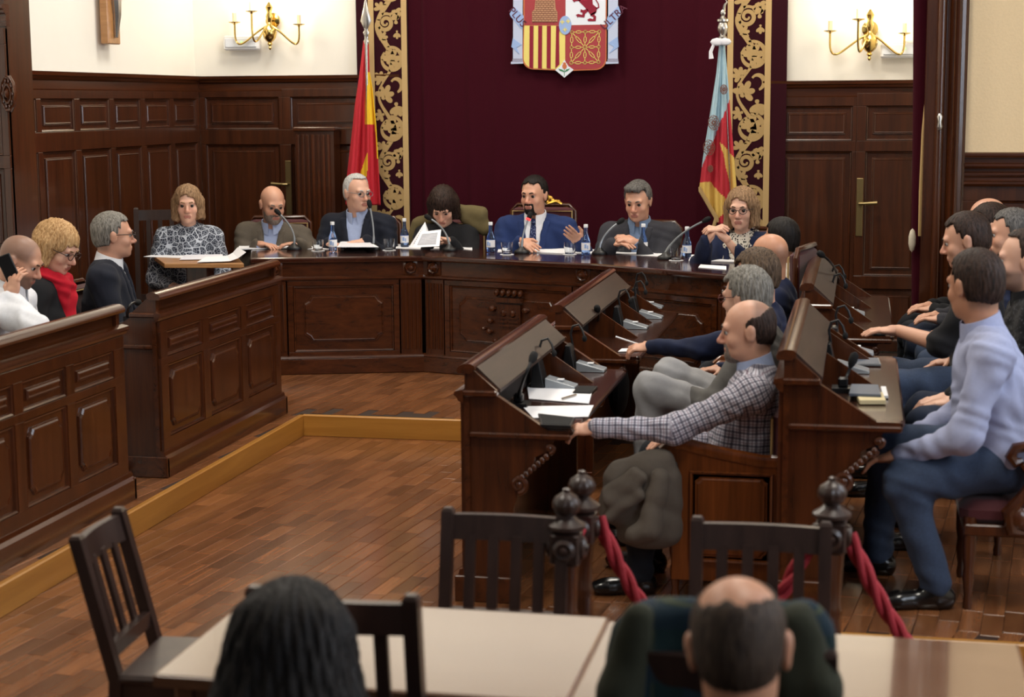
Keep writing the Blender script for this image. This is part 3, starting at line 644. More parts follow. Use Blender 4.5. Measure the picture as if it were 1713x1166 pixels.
# drape tied back beside the right casing
dr = thing('tied_drape', 'narrow maroon drape with gold fringe tied back beside the right door casing', 'curtain', (.40, 10.9, U))
pts = [PY(1541, -260, 10.9), PY(1543, 0, 10.9), PY(1541, 150, 10.9), PY(1538, 300, 10.9), PY(1535, 385, 10.9), PY(1533, 410, 10.9), PY(1537, 450, 10.9), PY(1533, 530, 10.9)]
MB().tube(pts, [.06, .055, .05, .045, .04, .03, .045, .03], 10, flat=.7).build('drape', M['velvet'], dr, smooth=True)
MB().tube([PY(1551, 145, 10.86), PY(1546, 220, 10.85), PY(1542, 320, 10.85), PY(1539, 395, 10.85)], [.008, .016, .018, .012], 6).build('fringe', M['gold_thread'], dr, smooth=True)
tb = MB(); tb.sphere(tuple(PY(1526, 402, 10.83)), (.024, .022, .075), 10); tb.build('tieback', M['tie_cord'], dr, smooth=True)
# slatted cabinet against the rear panelling
sx0, sx1 = PY(502, 300, 12.9).x, PY(566, 300, 12.9).x; zt = PY(530, 212, 12.9).z
cb = thing('slatted_cabinet', 'tall dark slatted wooden cabinet against the rear panelling behind the white-haired man', 'cabinet', ((sx0 + sx1) / 2, 12.86, U))
MB().box((sx0, 12.80, U), (sx1, 12.96, zt - .03)).build('body', M['wood_wall'], cb)
MB().box((sx0 - .015, 12.78, zt - .035), (sx1 + .015, 12.965, zt), ch=.008).build('top', M['wood_h'], cb)
for k in range(7):
    a = sx0 + .012 + (sx1 - sx0 - .024) * k / 7; MB().box((a, 12.785, U + .1), (a + .024, 12.802, zt - .06), ch=.004).build('slat', M['wood_v'], cb)
# ================================================================== COUNCIL BENCHES
def scroll_mesh(mb, T, cx, cz, r, turns=1.6, n=30, wd=.016, sx=1, y0=-.012, y1=.012):
    pts = []
    for i in range(n + 1):
        t = i / n; a = -math.pi / 2 + turns * math.tau * t; q_ = r * (1 - .8 * t); pts.append((cx + sx * q_ * math.cos(a), (y0 + y1) / 2, cz + q_ * math.sin(a)))
    mb.tube(pts, [wd * (1 - .3 * i / n) for i in range(n + 1)], 8, T)
    mb.sphere((cx, (y0 + y1) / 2, cz), wd * 1.3, 8, T)
def desk(name, label, fx, y0, y1, z, dirn, H, cols, divs, front=True, near=True):
    """a bench desk: fx is its front plane, the sitter is on the dirn side"""
    k = H / 1.0; root = thing(name, label, 'desk', (fx + dirn * .2, (y0 + y1) / 2, z))
    T = Matrix.Translation((fx, 0, z)) @ Matrix.Diagonal((dirn, 1, 1, 1))
    prof = [(0, .0), (0, .955), (.03, .975), (.135, .885), (.135, .865), (.345, .728), (.43, .728), (.43, .70), (.37, .688), (.345, .64), (.29, .615), (.285, .565), (.235, .52), (.215, .44), (.20, .40), (.20, 0)]
    prof = [(a, b * k) for a, b in prof]
    TE = lambda y, s: T @ Matrix(((1, 0, 0, 0), (0, 0, s, y), (0, 1, 0, 0), (0, 0, 0, 1)))
    for yy, s in ((y0, 1), (y1, -1)):
        mb = MB(); mb.prism(prof, 0, .035, TE(yy, s)); mb.build('end_panel', M['wood_v'], root)
    b = MB(); b.box((.02, y0 + .03, .0), (.055, y1 - .03, .95 * k), T); b.build('back_board', M['wood_y'], root)
    cap = MB(); cap.loft([[(x, yy, zz * k) for x, zz in [(-.025, .955), (-.03, .968), (-.022, .985), (0, .995), (.03, .995), (.045, .985), (.045, .97), (.03, .955)]] for yy in (y0 - .012, y1 + .012)], T)
    cap.build('cap_rail', M['wood_y'], root, smooth=True)
    md = MB(); md.loft([[(x, yy, zz * k) for x, zz in [(.0, .835), (-.02, .845), (-.028, .86), (-.038, .868), (-.036, .884), (-.02, .888), (0, .892)]] for yy in (y0 - .03, y1 + .03)], T)
    for yy, s in ((y0, -1), (y1, 1)):
        md.box((-.03, yy, .862 * k), (.14, yy + s * .028, .888 * k), T, ch=.006); md.box((.02, yy, .692 * k), (.44, yy + s * .024, .716 * k), T, ch=.006)
        md.box((.0, yy, .10 * k), (.022, yy + s * .012, .862 * k), T)
    md.build('moulding', M['wood_y'], root)
    sl = MB(); sl.loft([[(x, yy, zz * k) for x, zz in [(.03, .972), (.045, .977), (.142, .887), (.142, .873), (.13, .873)]] for yy in (y0 + .035, y1 - .035)], T)
    sl.build('sloping_lid', M['wood_lid'], root)
    rc = MB(); rc.box((.055, y0 + .035, .74 * k), (.062, y1 - .035, .90 * k), T); rc.build('recess', M['dark_recess'], root)  # thin dark sheet that paints in the shade under the sloping lid
    bd = MB(); bd.box((.05, y0 + .035, .70 * k), (.45, y1 - .035, .728 * k), T, ch=.008); bd.build('writing_board', M['wood_board'], root)
    for d in divs:
        dv = MB(); dv.prism([(.06, .728 * k), (.06, .885 * k), (.135, .868 * k), (.345, .728 * k)], -.008, .008, TE(d, 1)); dv.build('divider', M['wood_v'], root)
    pl = MB(); pl.loft([[(x, yy, zz) for x, zz in [(0, 0), (-.045, 0), (-.045, .10), (-.03, .115), (-.025, .135), (0, .14)]] for yy in (y0 - .02, y1 + .02)], T)
    for yy, s in ((y0, -1), (y1, 1)): pl.box((-.045, yy, 0), (.2, yy + s * .03, .11), T, ch=.004)
    pl.build('plinth', M['wood_y'], root)
    if front:
        TFm = frame((fx, 0, z), (0, 1, 0), (-dirn, 0, 0))
        panelling(root, TFm, cols, [(.20, .60 * k), (.64 * k, .78 * k)], (y0, y1), (.12, .84 * k), M['wood_v'], .035, .028, c=.018, back=0)
    sc = MB()
    yy, s = (y0, -1)
    scroll_mesh(sc, T, .225, .50 * k, .035, 1.5, 24, .013, 1, yy - .01, yy - .005); scroll_mesh(sc, T, .355, .655 * k, .02, 1.2, 16, .010, 1, yy - .01, yy - .005)
    for i in range(7):
        t = i / 6; sc.sphere((.24 + .1 * t, yy - .008, (.53 + .09 * t) * k), (.014, .01, .016), 8, T)
    sc.build('carved_scroll', M['wood_v'], root, smooth=True)
    return root
desk('council_desk', 'nearest left mahogany bench desk with long glossy cap rail, running out of frame', -3.50, 4.9, 7.47, U, -1, .97, [(5.0, 5.42), (5.52, 5.94), (6.02, 6.38), (6.46, 6.86), (6.94, 7.36)], [5.7, 6.6], True)
desk('council_desk', 'second left mahogany bench desk, its scrolled end facing the gap', -3.53, 7.97, 9.78, U, -1, .97, [(8.06, 8.54), (8.63, 9.12), (9.21, 9.69)], [8.6, 9.2], True)
desk('council_desk', 'front right mahogany bench desk in front of the man in the checked shirt', -1.57, 6.56, 8.16, 0, 1, 1.0, [(6.66, 7.1), (7.2, 7.6), (7.7, 8.08)], [7.75], True)
desk('council_desk', 'farther right mahogany bench desk of the front row, nearest the long table', -1.56, 8.58, 10.50, 0, 1, 1.0, [(8.7, 9.2), (9.3, 9.8), (9.9, 10.4)], [9.3, 9.95], True)
desk('council_desk', 'second-row right bench desk in front of the man in the pale blue shirt', -.27, 6.28, 7.94, U, 1, 1.0, [(6.4, 6.85), (6.95, 7.4), (7.5, 7.85)], [7.1, 7.75], True)
desk('council_desk', 'second-row right bench desk farthest back, below the brass door handle', -.27, 8.62, 10.42, U, 1, 1.0, [(8.75, 9.2), (9.3, 9.8), (9.9, 10.3)], [9.2, 9.8], True)

# ================================================================== LONG TABLE
TH = .97
pts = [V((-4.15, 11.20, 0)), V((-3.05, 11.54, 0)), V((-1.74, 11.14, 0)), V((-.72, 10.50, 0))]
dais = thing('long_table', 'long angled mahogany table with panelled front where seven people sit', 'table', (-2.5, 11.5, U))
def outward(a, b):
    d = (b - a).normalized(); return V((d.y, -d.x, 0))
for i in range(3):
    a, b = pts[i], pts[i + 1]; L = (b - a).length; T = frame((a.x, a.y, 0), b - a, outward(a, b))
    pw = .20
    panelling(dais, T, [(pw + .02, L - pw - .02)], [(.29, .765)], (pw - .02, L - pw + .02), (.25, .80), M['wood_h'], .05, .06, c=.02, back=.0)
    m_ = MB(); m_.box((0, U, -.02), (L, .245, .035), T, ch=.006); moulding(m_, T, 0, L, [(0, .245), (.035, .245), (.03, .258), (.01, .265), (0, .265)]); m_.build('plinth', M['wood_h'], dais)
    fz = MB(); fz.box((0, .815, -.02), (L, .945, .012), T); moulding(fz, T, 0, L, [(0, .80), (.02, .80), (.034, .812), (.034, .822), (.016, .832), (0, .832)]); fz.build('frieze', M['wood_h'], dais)
    for s_, (p0, p1) in enumerate(((.02, pw - .03), (L - pw + .03, L - .02))):
        p = MB(); p.box((p0, .255, -.02), (p1, .80, .018), T)
        for j in range(5):
            u_ = p0 + .018 + (p1 - p0 - .036) * j / 4; p.tube([T @ V((u_, .30, .018)), T @ V((u_, .775, .018))], .0095, 6)
        p.build('pilaster', M['wood_v'], dais)
        rs = MB(); cpos = (p0 + p1) / 2; rs.box((cpos - .055, .832, .01), (cpos + .055, .94, .024), T, ch=.006)
        TT = T @ Matrix.Translation((cpos, .886, .024)); rs.lathe([(.045, 0), (.045, .008), (.036, .018), (.026, .012), (.02, .02), (.012, .034), (.002, .036)], 16, TT, flute=8, fl=.06)
        rs.build('rosette', M['wood_v'], dais, smooth=True)
# carved crest on the middle panel
a, b = pts[1], pts[2]; T = frame((a.x, a.y, 0), b - a, outward(a, b)); L = (b - a).length
cp = PY(857, 530, 11.35); ca_ = (V((cp.x, cp.y, 0)) - a).dot((b - a).normalized()); CT = T @ Matrix.Translation((ca_, .42, .0165)) @ Matrix.Diagonal((1.25, 1.25, 1.8, 1)) @ Matrix.Translation((0, -.42, 0))
cr = MB(); h0 = .42
cr.prism([(-.075, h0 + .05), (.075, h0 + .05), (.075, h0 + .19), (-.075, h0 + .19)], 0, .012, CT); cr.prism([(-.075, h0 + .05), (.075, h0 + .05), (.05, h0 - .01), (0, h0 - .05), (-.05, h0 - .01)], 0, .010, CT)
for k in range(4): cr.box((-.066, h0 + .065 + k * .022, .012), (.066, h0 + .073 + k * .022, .017), CT)
cr.prism([(-.09, h0 + .20), (.09, h0 + .20), (.08, h0 + .225), (-.08, h0 + .225)], 0, .02, CT)
for k in range(5): cr.sphere((-.075 + k * .0375, h0 + .25, .008), (.018, .022, .014), 8, CT)
for sgn in (-1, 1):
    for (x, y, r) in ((.105, .16, .026), (.12, .09, .022), (.125, .03, .024), (.085, -.02, .022), (.05, -.055, .018), (.16, .045, .016)): cr.sphere((sgn * x, h0 + y, .006), (r, r * .8, .016), 8, CT)
cr.sphere((-.03, h0 + .14, .012), (.02, .025, .012), 8, CT).sphere((.03, h0 + .14, .012), (.02, .025, .012), 8, CT).sphere((0, h0 - .01, .01), (.03, .03, .014), 8, CT)
cr.build('carved_crest', M['wood_v'], dais, smooth=True)
tf = [p + outward(pts[min(i, 2)], pts[min(i, 2) + 1]) * .06 for i, p in enumerate(pts)]
tf[1] = pts[1] + V((0, -.062, 0)); tf[2] = pts[2] + V((-.03, -.06, 0)); tf[0] += V((-.08, 0, 0)); tf[3] += V((.05, -.03, 0))
tbk = [V((-4.45, 11.80, 0)), V((-2.85, 12.10, 0)), V((-1.45, 11.73, 0)), V((-.30, 11.02, 0))]
poly = [(p.x, p.y) for p in tf] + [(p.x, p.y) for p in reversed(tbk)]
tp = MB(); tp.prism(poly, TH - .04, TH); tp.build('table_top', M['wood_top'], dais, bevel=.012)
bk = MB()
for i in range(3):
    a, b = tbk[i], tbk[i + 1]; T = frame((a.x, a.y - .30, 0), b - a, outward(a, b)); bk.box((.1, U, -.02), ((b - a).length - .1, .9, -.005), T)
bk.build('rear_board', M['wood_h'], dais)

# ================================================================== CHAIRS
def slat_chair(label, loc, rz, W=.36, H=.84, group=None, rake=.07, nsl=4):
    """dark slatted chair, its back at local y=0, the sitter faces local +y"""
    root = thing('slatted_chair', label, 'chair', loc, rz, group); hw = W / 2; rk = lambda z: -rake * max(0, (z - .44) / (H - .44)); m = M['dark_wood']
    for sx in (-1, 1):
        mb = MB(); mb.loft([[(sx * hw - .018 * 1, y - .018, z), (sx * hw + .018, y - .018, z), (sx * hw + .018, y + .018, z), (sx * hw - .018, y + .018, z)] for y, z in ((-.03, 0), (0, .44), (rk(H), H - .006))]); 
        mb.loft([[(sx * hw + c * .018, rk(H) + d * .018, H - .006) for c, d in ((-1, -1), (1, -1), (1, 1), (-1, 1))], [(sx * hw + c * .012, rk(H) + d * .012, H + .004) for c, d in ((-1, -1), (1, -1), (1, 1), (-1, 1))]])
        mb.build('rear_leg', m, root, world=False)
        MB().box((sx * hw - .018, .36, 0), (sx * hw + .018, .396, .43), ch=.004).build('front_leg', m, root, world=False)
    MB().box((-hw - .02, .0, .43), (hw + .02, .41, .46), ch=.01).build('seat', m, root, world=False)
    z1 = H - .015; n = 8
    mb = MB(); mb.loft([[(x, rk(z) - .02 * math.cos(x / hw * 1.4) - dd, z) for dd, z in ((-.012, z1 - .075), (.012, z1 - .075), (.012, z1), (-.012, z1))] for x in [-hw + .018 + (W - .036) * i / n for i in range(n + 1)]]); mb.build('top_rail', m, root, world=False)
    MB().box((-hw, rk(.52) - .012, .50), (hw, rk(.52) + .012, .545)).build('lower_rail', m, root, world=False)
    for i in range(nsl):
        x = -hw + W * (i + 1) / (nsl + 1); o = -.012 * math.cos(x / hw * 1.4)
        mb = MB(); mb.loft([[(x + c * .016, rk(z) + o + d * .007, z) for c, d in ((-1, -1), (1, -1), (1, 1), (-1, 1))] for z in (.53, z1 - .06)]); mb.build('slat', m, root, world=False)
    mb = MB(); mb.box((-hw, .37, .38), (hw, .39, .43)).box((-hw, -.01, .38), (hw, .01, .43)).box((-hw - .01, 0, .38), (-hw + .01, .38, .43)).box((hw - .01, 0, .38), (hw + .01, .38, .43)); mb.build('apron', m, root, world=False)
    return root
slat_chair('empty dark slatted chair beyond the middle table, beside the first rope posts', (-1.025, 4.72, 0), math.pi, .352, .835)
slat_chair('empty dark slatted chair beyond the right table, before the carved armchair', (-.265, 4.74, 0), math.pi, .372, .835)
slat_chair('empty dark slatted chair seen side-on at the left end of the pale table', (-2.04, 4.38, 0), -math.pi / 2 + .08, .33, .855, rake=.10, nsl=3)
c = P(690, 995, .985); slat_chair('dark slatted chair at the pale table just beyond the long-haired woman', (c.x - .18, c.y + .06, 0), 0, .36, .985)
c = P(1245, 1010, 1.0); coatchair = (c.x - .02, c.y - .10)
slat_chair('chair under the green tartan coat, in front of the balding man', (coatchair[0], coatchair[1], 0), 0, .40, .96)
c = PY(284, 400, 11.35); slat_chair('dark slatted chair behind the woman in the patterned blouse', (c.x - .06, 11.42, U), math.pi + .35, .42, 1.17)

def armchair(name, label, loc, rz, back=.86, style='panel', group=None, seat_h=.45, ad=0.0, ah=0.0):
    """upholstered wooden armchair; the sitter faces local +y, seat centre at local 0"""
    root = thing(name, label, 'chair', loc, rz, group); wm = M['wood_light'] if style == 'panel' else M['wood_v']
    MB().box((-.235, -.21, seat_h - .10), (.235, .24, seat_h), ch=.035).build('seat', M['maroon_seat'], root, world=False, smooth=True)
    mb = MB(); mb.box((-.23, -.25, seat_h - .02), (.23, -.19, back), ch=.025); mb.build('backrest', M['maroon_seat'], root, world=False, smooth=True)
    fr_ = MB(); fr_.tube([(-.245, -.225, seat_h), (-.245, -.235, back - .03), (-.2, -.235, back + .015), (.2, -.235, back + .015), (.245, -.235, back - .03), (.245, -.225, seat_h)], .016, 8); fr_.build('back_frame', wm, root, world=False, smooth=True)
    gl = MB(); gl.tube([(-.228, -.187, seat_h + .03), (-.228, -.187, back - .03), (.228, -.187, back - .03), (.228, -.187, seat_h + .03)], .006, 6); gl.build('gold_trim', M['gold_thread'], root, world=False)
    for sx in (-1, 1):
        x = sx * .265
        if style == 'panel':
            T = Matrix(((0, 0, sx, x), (1, 0, 0, 0), (0, 1, 0, 0), (0, 0, 0, 1)))
            arm = [(-.25, .60), (-.15, .60), (0, .625), (.1, .645), (.16, .66), (.22, .665), (.235, .645), (.225, .61), (.19, .59), (.18, .55), (.2, .45), (.21, .1), (-.25, .1)]
            mb = MB(); mb.prism(arm, -.012, .012, T); sp_ = mb.build('side_panel', wm, root, world=False)
            mb = MB(); raised(mb, T @ Matrix.Translation((0, 0, .010)), -.2, .18, .14, .56, .02, .01, .008); mb.build('panel', wm, sp_, world=False)
            ap = [(x, a, b) for a, b in ((-.25, .605), (-.15, .605), (0, .63), (.1, .65), (.16, .664), (.215, .667), (.238, .645), (.225, .615))]
            mb = MB(); mb.tube(ap, [.022] * 6 + [.024, .018], 8, flat=1.3); mb.build('arm', wm, root, world=False, smooth=True)
        else:
            ap = [(x, max(a - ad, -.24), b - ah) for a, b in ((-.24, .70), (-.1, .69), (.05, .68), (.15, .695), (.2, .685), (.215, .655), (.195, .63), (.17, .64))]
            mb = MB(); mb.tube(ap, [.022] * 5 + [.024, .022, .012], 8); mb.build('arm', wm, root, world=False, smooth=True)
            mb = MB(); sp_ = [(x, a - ad, b - ah) for a, b in ((.17, .63), (.13, .57), (.17, .50), (.215, .44), (.20, .37), (.15, .36))]; mb.tube(sp_, [.018, .02, .022, .03, .026, .012], 8); mb.sphere((x, .18 - ad, .42 - ah), (.03, .05, .05), 10); mb.build('arm_support', wm, root, world=False, smooth=True)
        for yy in (.2, -.22):
            mb = MB(); mb.lathe([(.016, 0), (.02, .02), (.014, .05), (.024, .12), (.018, .16), (.026, .2), (.026, seat_h - .06)], 10, Matrix.Translation((sx * .22, yy, 0))); mb.build('leg', wm, root, world=False, smooth=True)
    ra = MB(); ra.box((-.25, -.22, seat_h - .13), (.25, .225, seat_h - .085), ch=.006); ra.build('seat_rail', wm, root, world=False)
    return root

# ================================================================== PUBLIC TABLES, POSTS AND ROPES
def ptable(label, x0, x1, y0, y1, h=.72):
    root = thing('public_table', label, 'table', ((x0 + x1) / 2, (y0 + y1) / 2, 0))
    tpp = MB(); tpp.box((x0, y0, h - .028), (x1, y1, h), ch=.003); tpp.build('table_top', M['table_top'], root)
    e = MB(); e.box((x0 - .004, y0 - .004, h - .03), (x1 + .004, y0 + .008, h - .003)).box((x0 - .004, y1 - .008, h - .03), (x1 + .004, y1 + .004, h - .003)).box((x0 - .004, y0, h - .03), (x0 + .008, y1, h - .003)).box((x1 - .008, y0, h - .03), (x1 + .004, y1, h - .003))
    e.build('edging', M['table_edge'], root)
    a = MB(); a.box((x0 + .05, y0 + .04, h - .11), (x1 - .05, y0 + .06, h - .03)).box((x0 + .05, y1 - .06, h - .11), (x1 - .05, y1 - .04, h - .03)).box((x0 + .05, y0 + .05, h - .11), (x0 + .07, y1 - .05, h - .03)).box((x1 - .07, y0 + .05, h - .11), (x1 - .05, y1 - .05, h - .03)); a.build('apron', M['table_edge'], root)
    for x in (x0 + .035, x1 - .075):
        for y in (y0 + .03, y1 - .07): MB().box((x, y, 0), (x + .045, y + .045, h - .03), ch=.004).build('leg', M['table_edge'], root)
ptable('pale-topped table with glossy top behind the dark-haired woman, left of the seam', -1.605, -.622, 3.54, 4.17)
ptable('pale-topped table at the lower right, beyond the coat on the chair', -.612, .40, 3.50, 4.14)
def post(label, x, y, h, group='turned rope posts'):
    root = thing('rope_post', label, 'post', (x, y, 0), 0, group); m = M['dark_wood']
    b = MB(); b.lathe([(.13, 0), (.13, .02), (.10, .035), (.06, .05), (.045, .07)], 18); b.build('base', M['wood_v'], root, world=False, smooth=True)
    s_ = MB(); s_.lathe([(.03, .06), (.036, .10), (.03, .13), (.032, .2), (.036, .42), (.031, .5), (.038, .52), (.03, .54), (.033, .62), (.038, h - .21)], 20, flute=8, fl=.05); s_.build('shaft', M['wood_v'], root, world=False, smooth=True)
    bl = MB(); bl.box((-.045, -.045, h - .215), (.045, .045, h - .115), ch=.008)
    for k in range(4):
        T = Matrix.Rotation(k * math.pi / 2, 4, 'Z') @ Matrix.Translation((0, -.045, h - .165)) @ Matrix.Rotation(rad(90), 4, 'X'); bl.lathe([(.035, 0), (.035, .008), (.024, .016), (.014, .012), (.01, .022), (.002, .024)], 14, T)
    bl.build('block', m, root, world=False, smooth=True)
    cl_ = MB(); cl_.lathe([(.045, h - .115), (.058, h - .105), (.058, h - .095), (.035, h - .08), (.022, h - .068)], 18); cl_.build('collar', m, root, world=False, smooth=True)
    fi_ = MB(); fi_.lathe([(.018, h - .07), (.03, h - .062), (.041, h - .045), (.042, h - .03), (.034, h - .012), (.016, h), (.01, h + .004), (.012, h + .012), (.003, h + .016)], 32, flute=12, fl=.05); fi_.build('finial', m, root, world=False, smooth=True)
    return root
p1 = (-.84, 4.80, .895); p2 = (-.835, 5.05, .895); p3 = (-.065, 4.98, .92); p4 = (.92, 4.95, .92)
post('turned rope post with pumpkin finial, nearest, at the right end of the empty middle chair', *p1)
post('turned rope post with pumpkin finial just behind the nearest post', *p2)
post('turned rope post with pumpkin finial at the right slatted chair', *p3)
post('turned rope post beyond the right edge of the picture', *p4)
def rope(label, a, b, sag, n=72, r=.021, tw=44):
    a, b = V(a), V(b); root = thing('barrier_rope', label, 'rope', tuple((a + b) / 2 - V((0, 0, sag))))
    ctr = [a.lerp(b, i / n) - V((0, 0, sag * (1 - (2 * i / n - 1) ** 2))) for i in range(n + 1)]
    for s_ in range(3):
        pts = []
        for i, c in enumerate(ctr):
            t = (ctr[min(i + 1, n)] - ctr[max(i - 1, 0)]).normalized(); nx = t.cross(V((0, 1, .01))).normalized(); ny = t.cross(nx); an = tw * i / n * (a - b).length + s_ * math.tau / 3
            pts.append(c + (nx * math.cos(an) + ny * math.sin(an)) * r * .68)
        MB().tube(pts, r * .56, 8).build('strand', M['rope'], root, smooth=True)
rope('thick red twisted rope hanging between the middle and right posts', (p2[0] + .05, p2[1], .76), (p3[0] - .05, p3[1], .76), .40)
rope('thick red twisted rope hanging right of the right-hand post', (p3[0] + .05, p3[1], .76), (p4[0] - .05, p4[1], .76), .50)
rope('short red rope between the two close posts', (p1[0] + .02, p1[1] + .045, .74), (p2[0], p2[1] - .045, .74), .06, 20)
# ================================================================== THINGS ON THE TABLES
def bottle0(loc, label):
    root = thing('water_bottle', label, 'bottle', loc, 0, 'blue water bottles on the long table')
    b = MB(); b.lathe([(.004, 0), (.029, .002), (.031, .01), (.031, .035), (.029, .04), (.031, .045), (.031, .095), (.029, .108), (.022, .128), (.0155, .145), (.0135, .165), (.0125, .197)], 18); b.build('bottle_body', M['blue_glass'], root, smooth=True, world=False)
    l = MB(); l.lathe([(.0318, .036), (.0318, .088)], 18); l.f = [f for f in l.f if len(f) == 4]; l.m = l.m[:len(l.f)]; l.build('paper_label', M['paper'], root, smooth=True, world=False)
    g = MB(); g.box((-.011, -.0335, .05), (.004, -.0305, .078)); g.box((.008, -.0325, .045), (.016, -.030, .07)); g.build('label_print', M['arms_blue'], root, world=False)
    c = MB(); c.lathe([(.015, .194), (.0155, .198), (.0155, .214), (.014, .217), (.002, .218)], 16); c.build('cap', M['white_plastic'], root, smooth=True, world=False)
    return root
b0 = None
whose = ['in front of the white-haired man', 'beside the dark-haired reading woman', 'left of the man in the blue suit', 'right of the man in the blue suit', 'before the grey-haired charcoal-jacketed man', 'before the woman with glasses']
for (x, y), wh in zip([(557, 421), (677, 414), (821, 422), (980, 427), (1076, 426), (1149, 432)], whose):
    p = P(x, y, TH); lab = 'blue water bottle with white cap and label ' + wh
    if b0 is None: b0 = bottle0((p.x, p.y, TH + .002), lab)
    else: dup(b0, (p.x, p.y, TH + .002), R.uniform(-.4, .4), lab)
def glass0(loc, label):
    root = thing('drinking_glass', label, 'glass', loc, 0, 'drinking glasses on the long table')
    g = MB(); g.lathe([(.030, 0), (.034, .003), (.041, .05), (.042, .085), (.040, .085), (.039, .05), (.032, .012), (.003, .010)], 20); g.build('tumbler', M['glass'], root, smooth=True, world=False)
    MB().lathe([(.05, -.0015), (.05, .0)], 20).build('coaster', M['paper'], root, world=False)
    return root
g0 = None
for (x, y), wh in zip([(532, 420), (651, 419), (848, 426), (953, 426), (1042, 422), (1131, 436)], ['left of the white-haired man\'s bottle', 'left of the reading woman\'s bottle', 'in front of the man in the blue suit', 'left of the bottle right of the blue-suited man', 'before the grey-haired charcoal-jacketed man', 'left of the rightmost bottle']):
    p = P(x, y, TH); lab = 'clear tumbler on a white paper coaster ' + wh
    if g0 is None: g0 = glass0((p.x, p.y, TH + .003), lab)
    else: dup(g0, (p.x, p.y, TH + .003), 0, lab)
def mic(name, label, base, mid, tip, round_base=True, led=None, r=.007, group=None):
    root = thing(name, label, 'microphone', tuple(base), 0, group)
    b = MB()
    if round_base: b.lathe([(.055, 0), (.058, .008), (.052, .022), (.03, .032), (.014, .05)], 18, Matrix.Translation(base) @ Matrix.Diagonal((1, .8, 1, 1)))
    else: b.loft([[(x, y, z) for x, y in ((-.045, -.05), (.045, -.05), (.045, .05), (-.045, .05))] for z in (0, .02)], Matrix.Translation(base)); b.box((-.02, -.02, .02), (.02, .02, .06), Matrix.Translation(base), ch=.006)
    b.build('base', M['black'], root, smooth=True)
    base, mid, tip = V(base), V(mid), V(tip); n = 14; s = base + V((0, 0, .04))
    pts = [s * (1 - t) ** 2 + mid * 2 * t * (1 - t) + tip * t * t for t in [i / n for i in range(n + 1)]]
    MB().tube(pts, [r * 1.4] * 4 + [r] * (n - 3), 8).build('gooseneck', M['grey_metal'] if round_base else M['black'], root, smooth=True)
    d = (tip - pts[-2]).normalized(); h = MB().tube([tip - d * .012, tip, tip + d * .02, tip + d * .045, tip + d * .055], [.008, .014, .019, .017, .006], 10); h.build('microphone_head', M['black_soft'], root, smooth=True)
    if led: MB().lathe([(.0165, -.006), (.0185, 0), (.0165, .006)], 12, Matrix.Translation(tip - d * .004) @ d.to_track_quat('Z', 'Y').to_matrix().to_4x4()).build('light_ring', M['red_led'], root, smooth=True)
    return root
who2 = ['in front of the bearded man in the grey-brown suit', 'in front of the white-haired man', 'in front of the reading woman', 'with red light in front of the speaking man in blue', 'before the grey-haired charcoal-jacketed man', 'reaching towards the woman with glasses']
for (bx, by, tx, ty, mx_, my_, led), wh in zip([(492, 418, 468, 358, 497, 385, 0), (625, 418, 619, 346, 627, 385, 0), (752, 420, 720, 366, 748, 382, 0), (873, 424, 884, 366, 873, 392, 1), (1003, 426, 1034, 373, 1006, 392, 0), (1113, 434, 1177, 370, 1126, 394, 0)], who2):
    b = P(bx, by, TH); mic('table_microphone', 'gooseneck table microphone ' + wh, b, PY(mx_, my_, b.y + .02), PY(tx, ty, b.y + .06), True, led, group='table microphones')
def sheet(name, label, px, h, mat='paper', thick=.0025, group=None, curl=0.0, cat='paper'):
    pts = [P(x, y, h) for x, y in px]; c = sum(pts, V()) / len(pts); n = 6
    mb = MB(); vs = []
    for j in range(n + 1):
        for i in range(n + 1):
            u, v = i / n, j / n; p = (pts[0] * (1 - u) + pts[1] * u) * (1 - v) + (pts[3] * (1 - u) + pts[2] * u) * v
            z = h + .001 + curl * max(0, u - .6) ** 2 * 6; vs.append((p.x - c.x, p.y - c.y, z - h)); 
    k = len(vs); vs += [(x, y, z + thick) for x, y, z in vs]; q_ = lambda i, j: j * (n + 1) + i; fs = []
    for j in range(n):
        for i in range(n): fs.append((q_(i, j + 1), q_(i + 1, j + 1), q_(i + 1, j), q_(i, j))); fs.append((k + q_(i, j), k + q_(i + 1, j), k + q_(i + 1, j + 1), k + q_(i, j + 1)))
    for i in range(n):
        for a, b in ((q_(i, 0), q_(i + 1, 0)), (q_(i + 1, n), q_(i, n)), (q_(n, i), q_(n, i + 1)), (q_(0, i + 1), q_(0, i))): fs.append((a, b, b + k, a + k))
    mb.add(vs, fs); o = mb.build(name, M[mat]); o.location = (c.x, c.y, h); tag(o, label, cat, group); return o
sheet('paper_sheet', 'white sheets with a blue pen before the bearded man in the grey-brown suit', [(398, 418), (482, 416), (488, 408), (402, 409)], TH, thick=.008)
p = P(432, 411, TH + .012); tag(MB().tube([(-.05, 0, .0), (.05, .012, .0)], .006, 6).build('pen', M['pen_blue']), 'blue pen lying on the pad before the bearded man', 'pen'); COL.objects[-1].location = (p.x, p.y, TH + .018)
sheet('paper_sheet', 'loose white sheet between the bearded man and the white-haired man', [(505, 417), (575, 418), (572, 410), (508, 410)], TH)
for i in range(9):
    sheet('document', 'stack of stapled documents in front of the white-haired man', [(566 + R.uniform(-3, 3), 414), (630 + R.uniform(-4, 4), 414), (618 + R.uniform(-3, 3), 405), (570 + R.uniform(-3, 3), 405)], TH + .001 + i * .0055, 'paper' if i % 2 else 'paper2', .004, 'documents stacked before the white-haired man')
sheet('paper_sheet', 'flat white sheets under the raised pages of the reading woman', [(662, 416), (735, 418), (735, 410), (664, 409)], TH)
sheet('paper_sheet', 'white sheet right of the reading woman\'s microphone', [(752, 415), (790, 419), (790, 413), (756, 410)], TH, curl=.0)
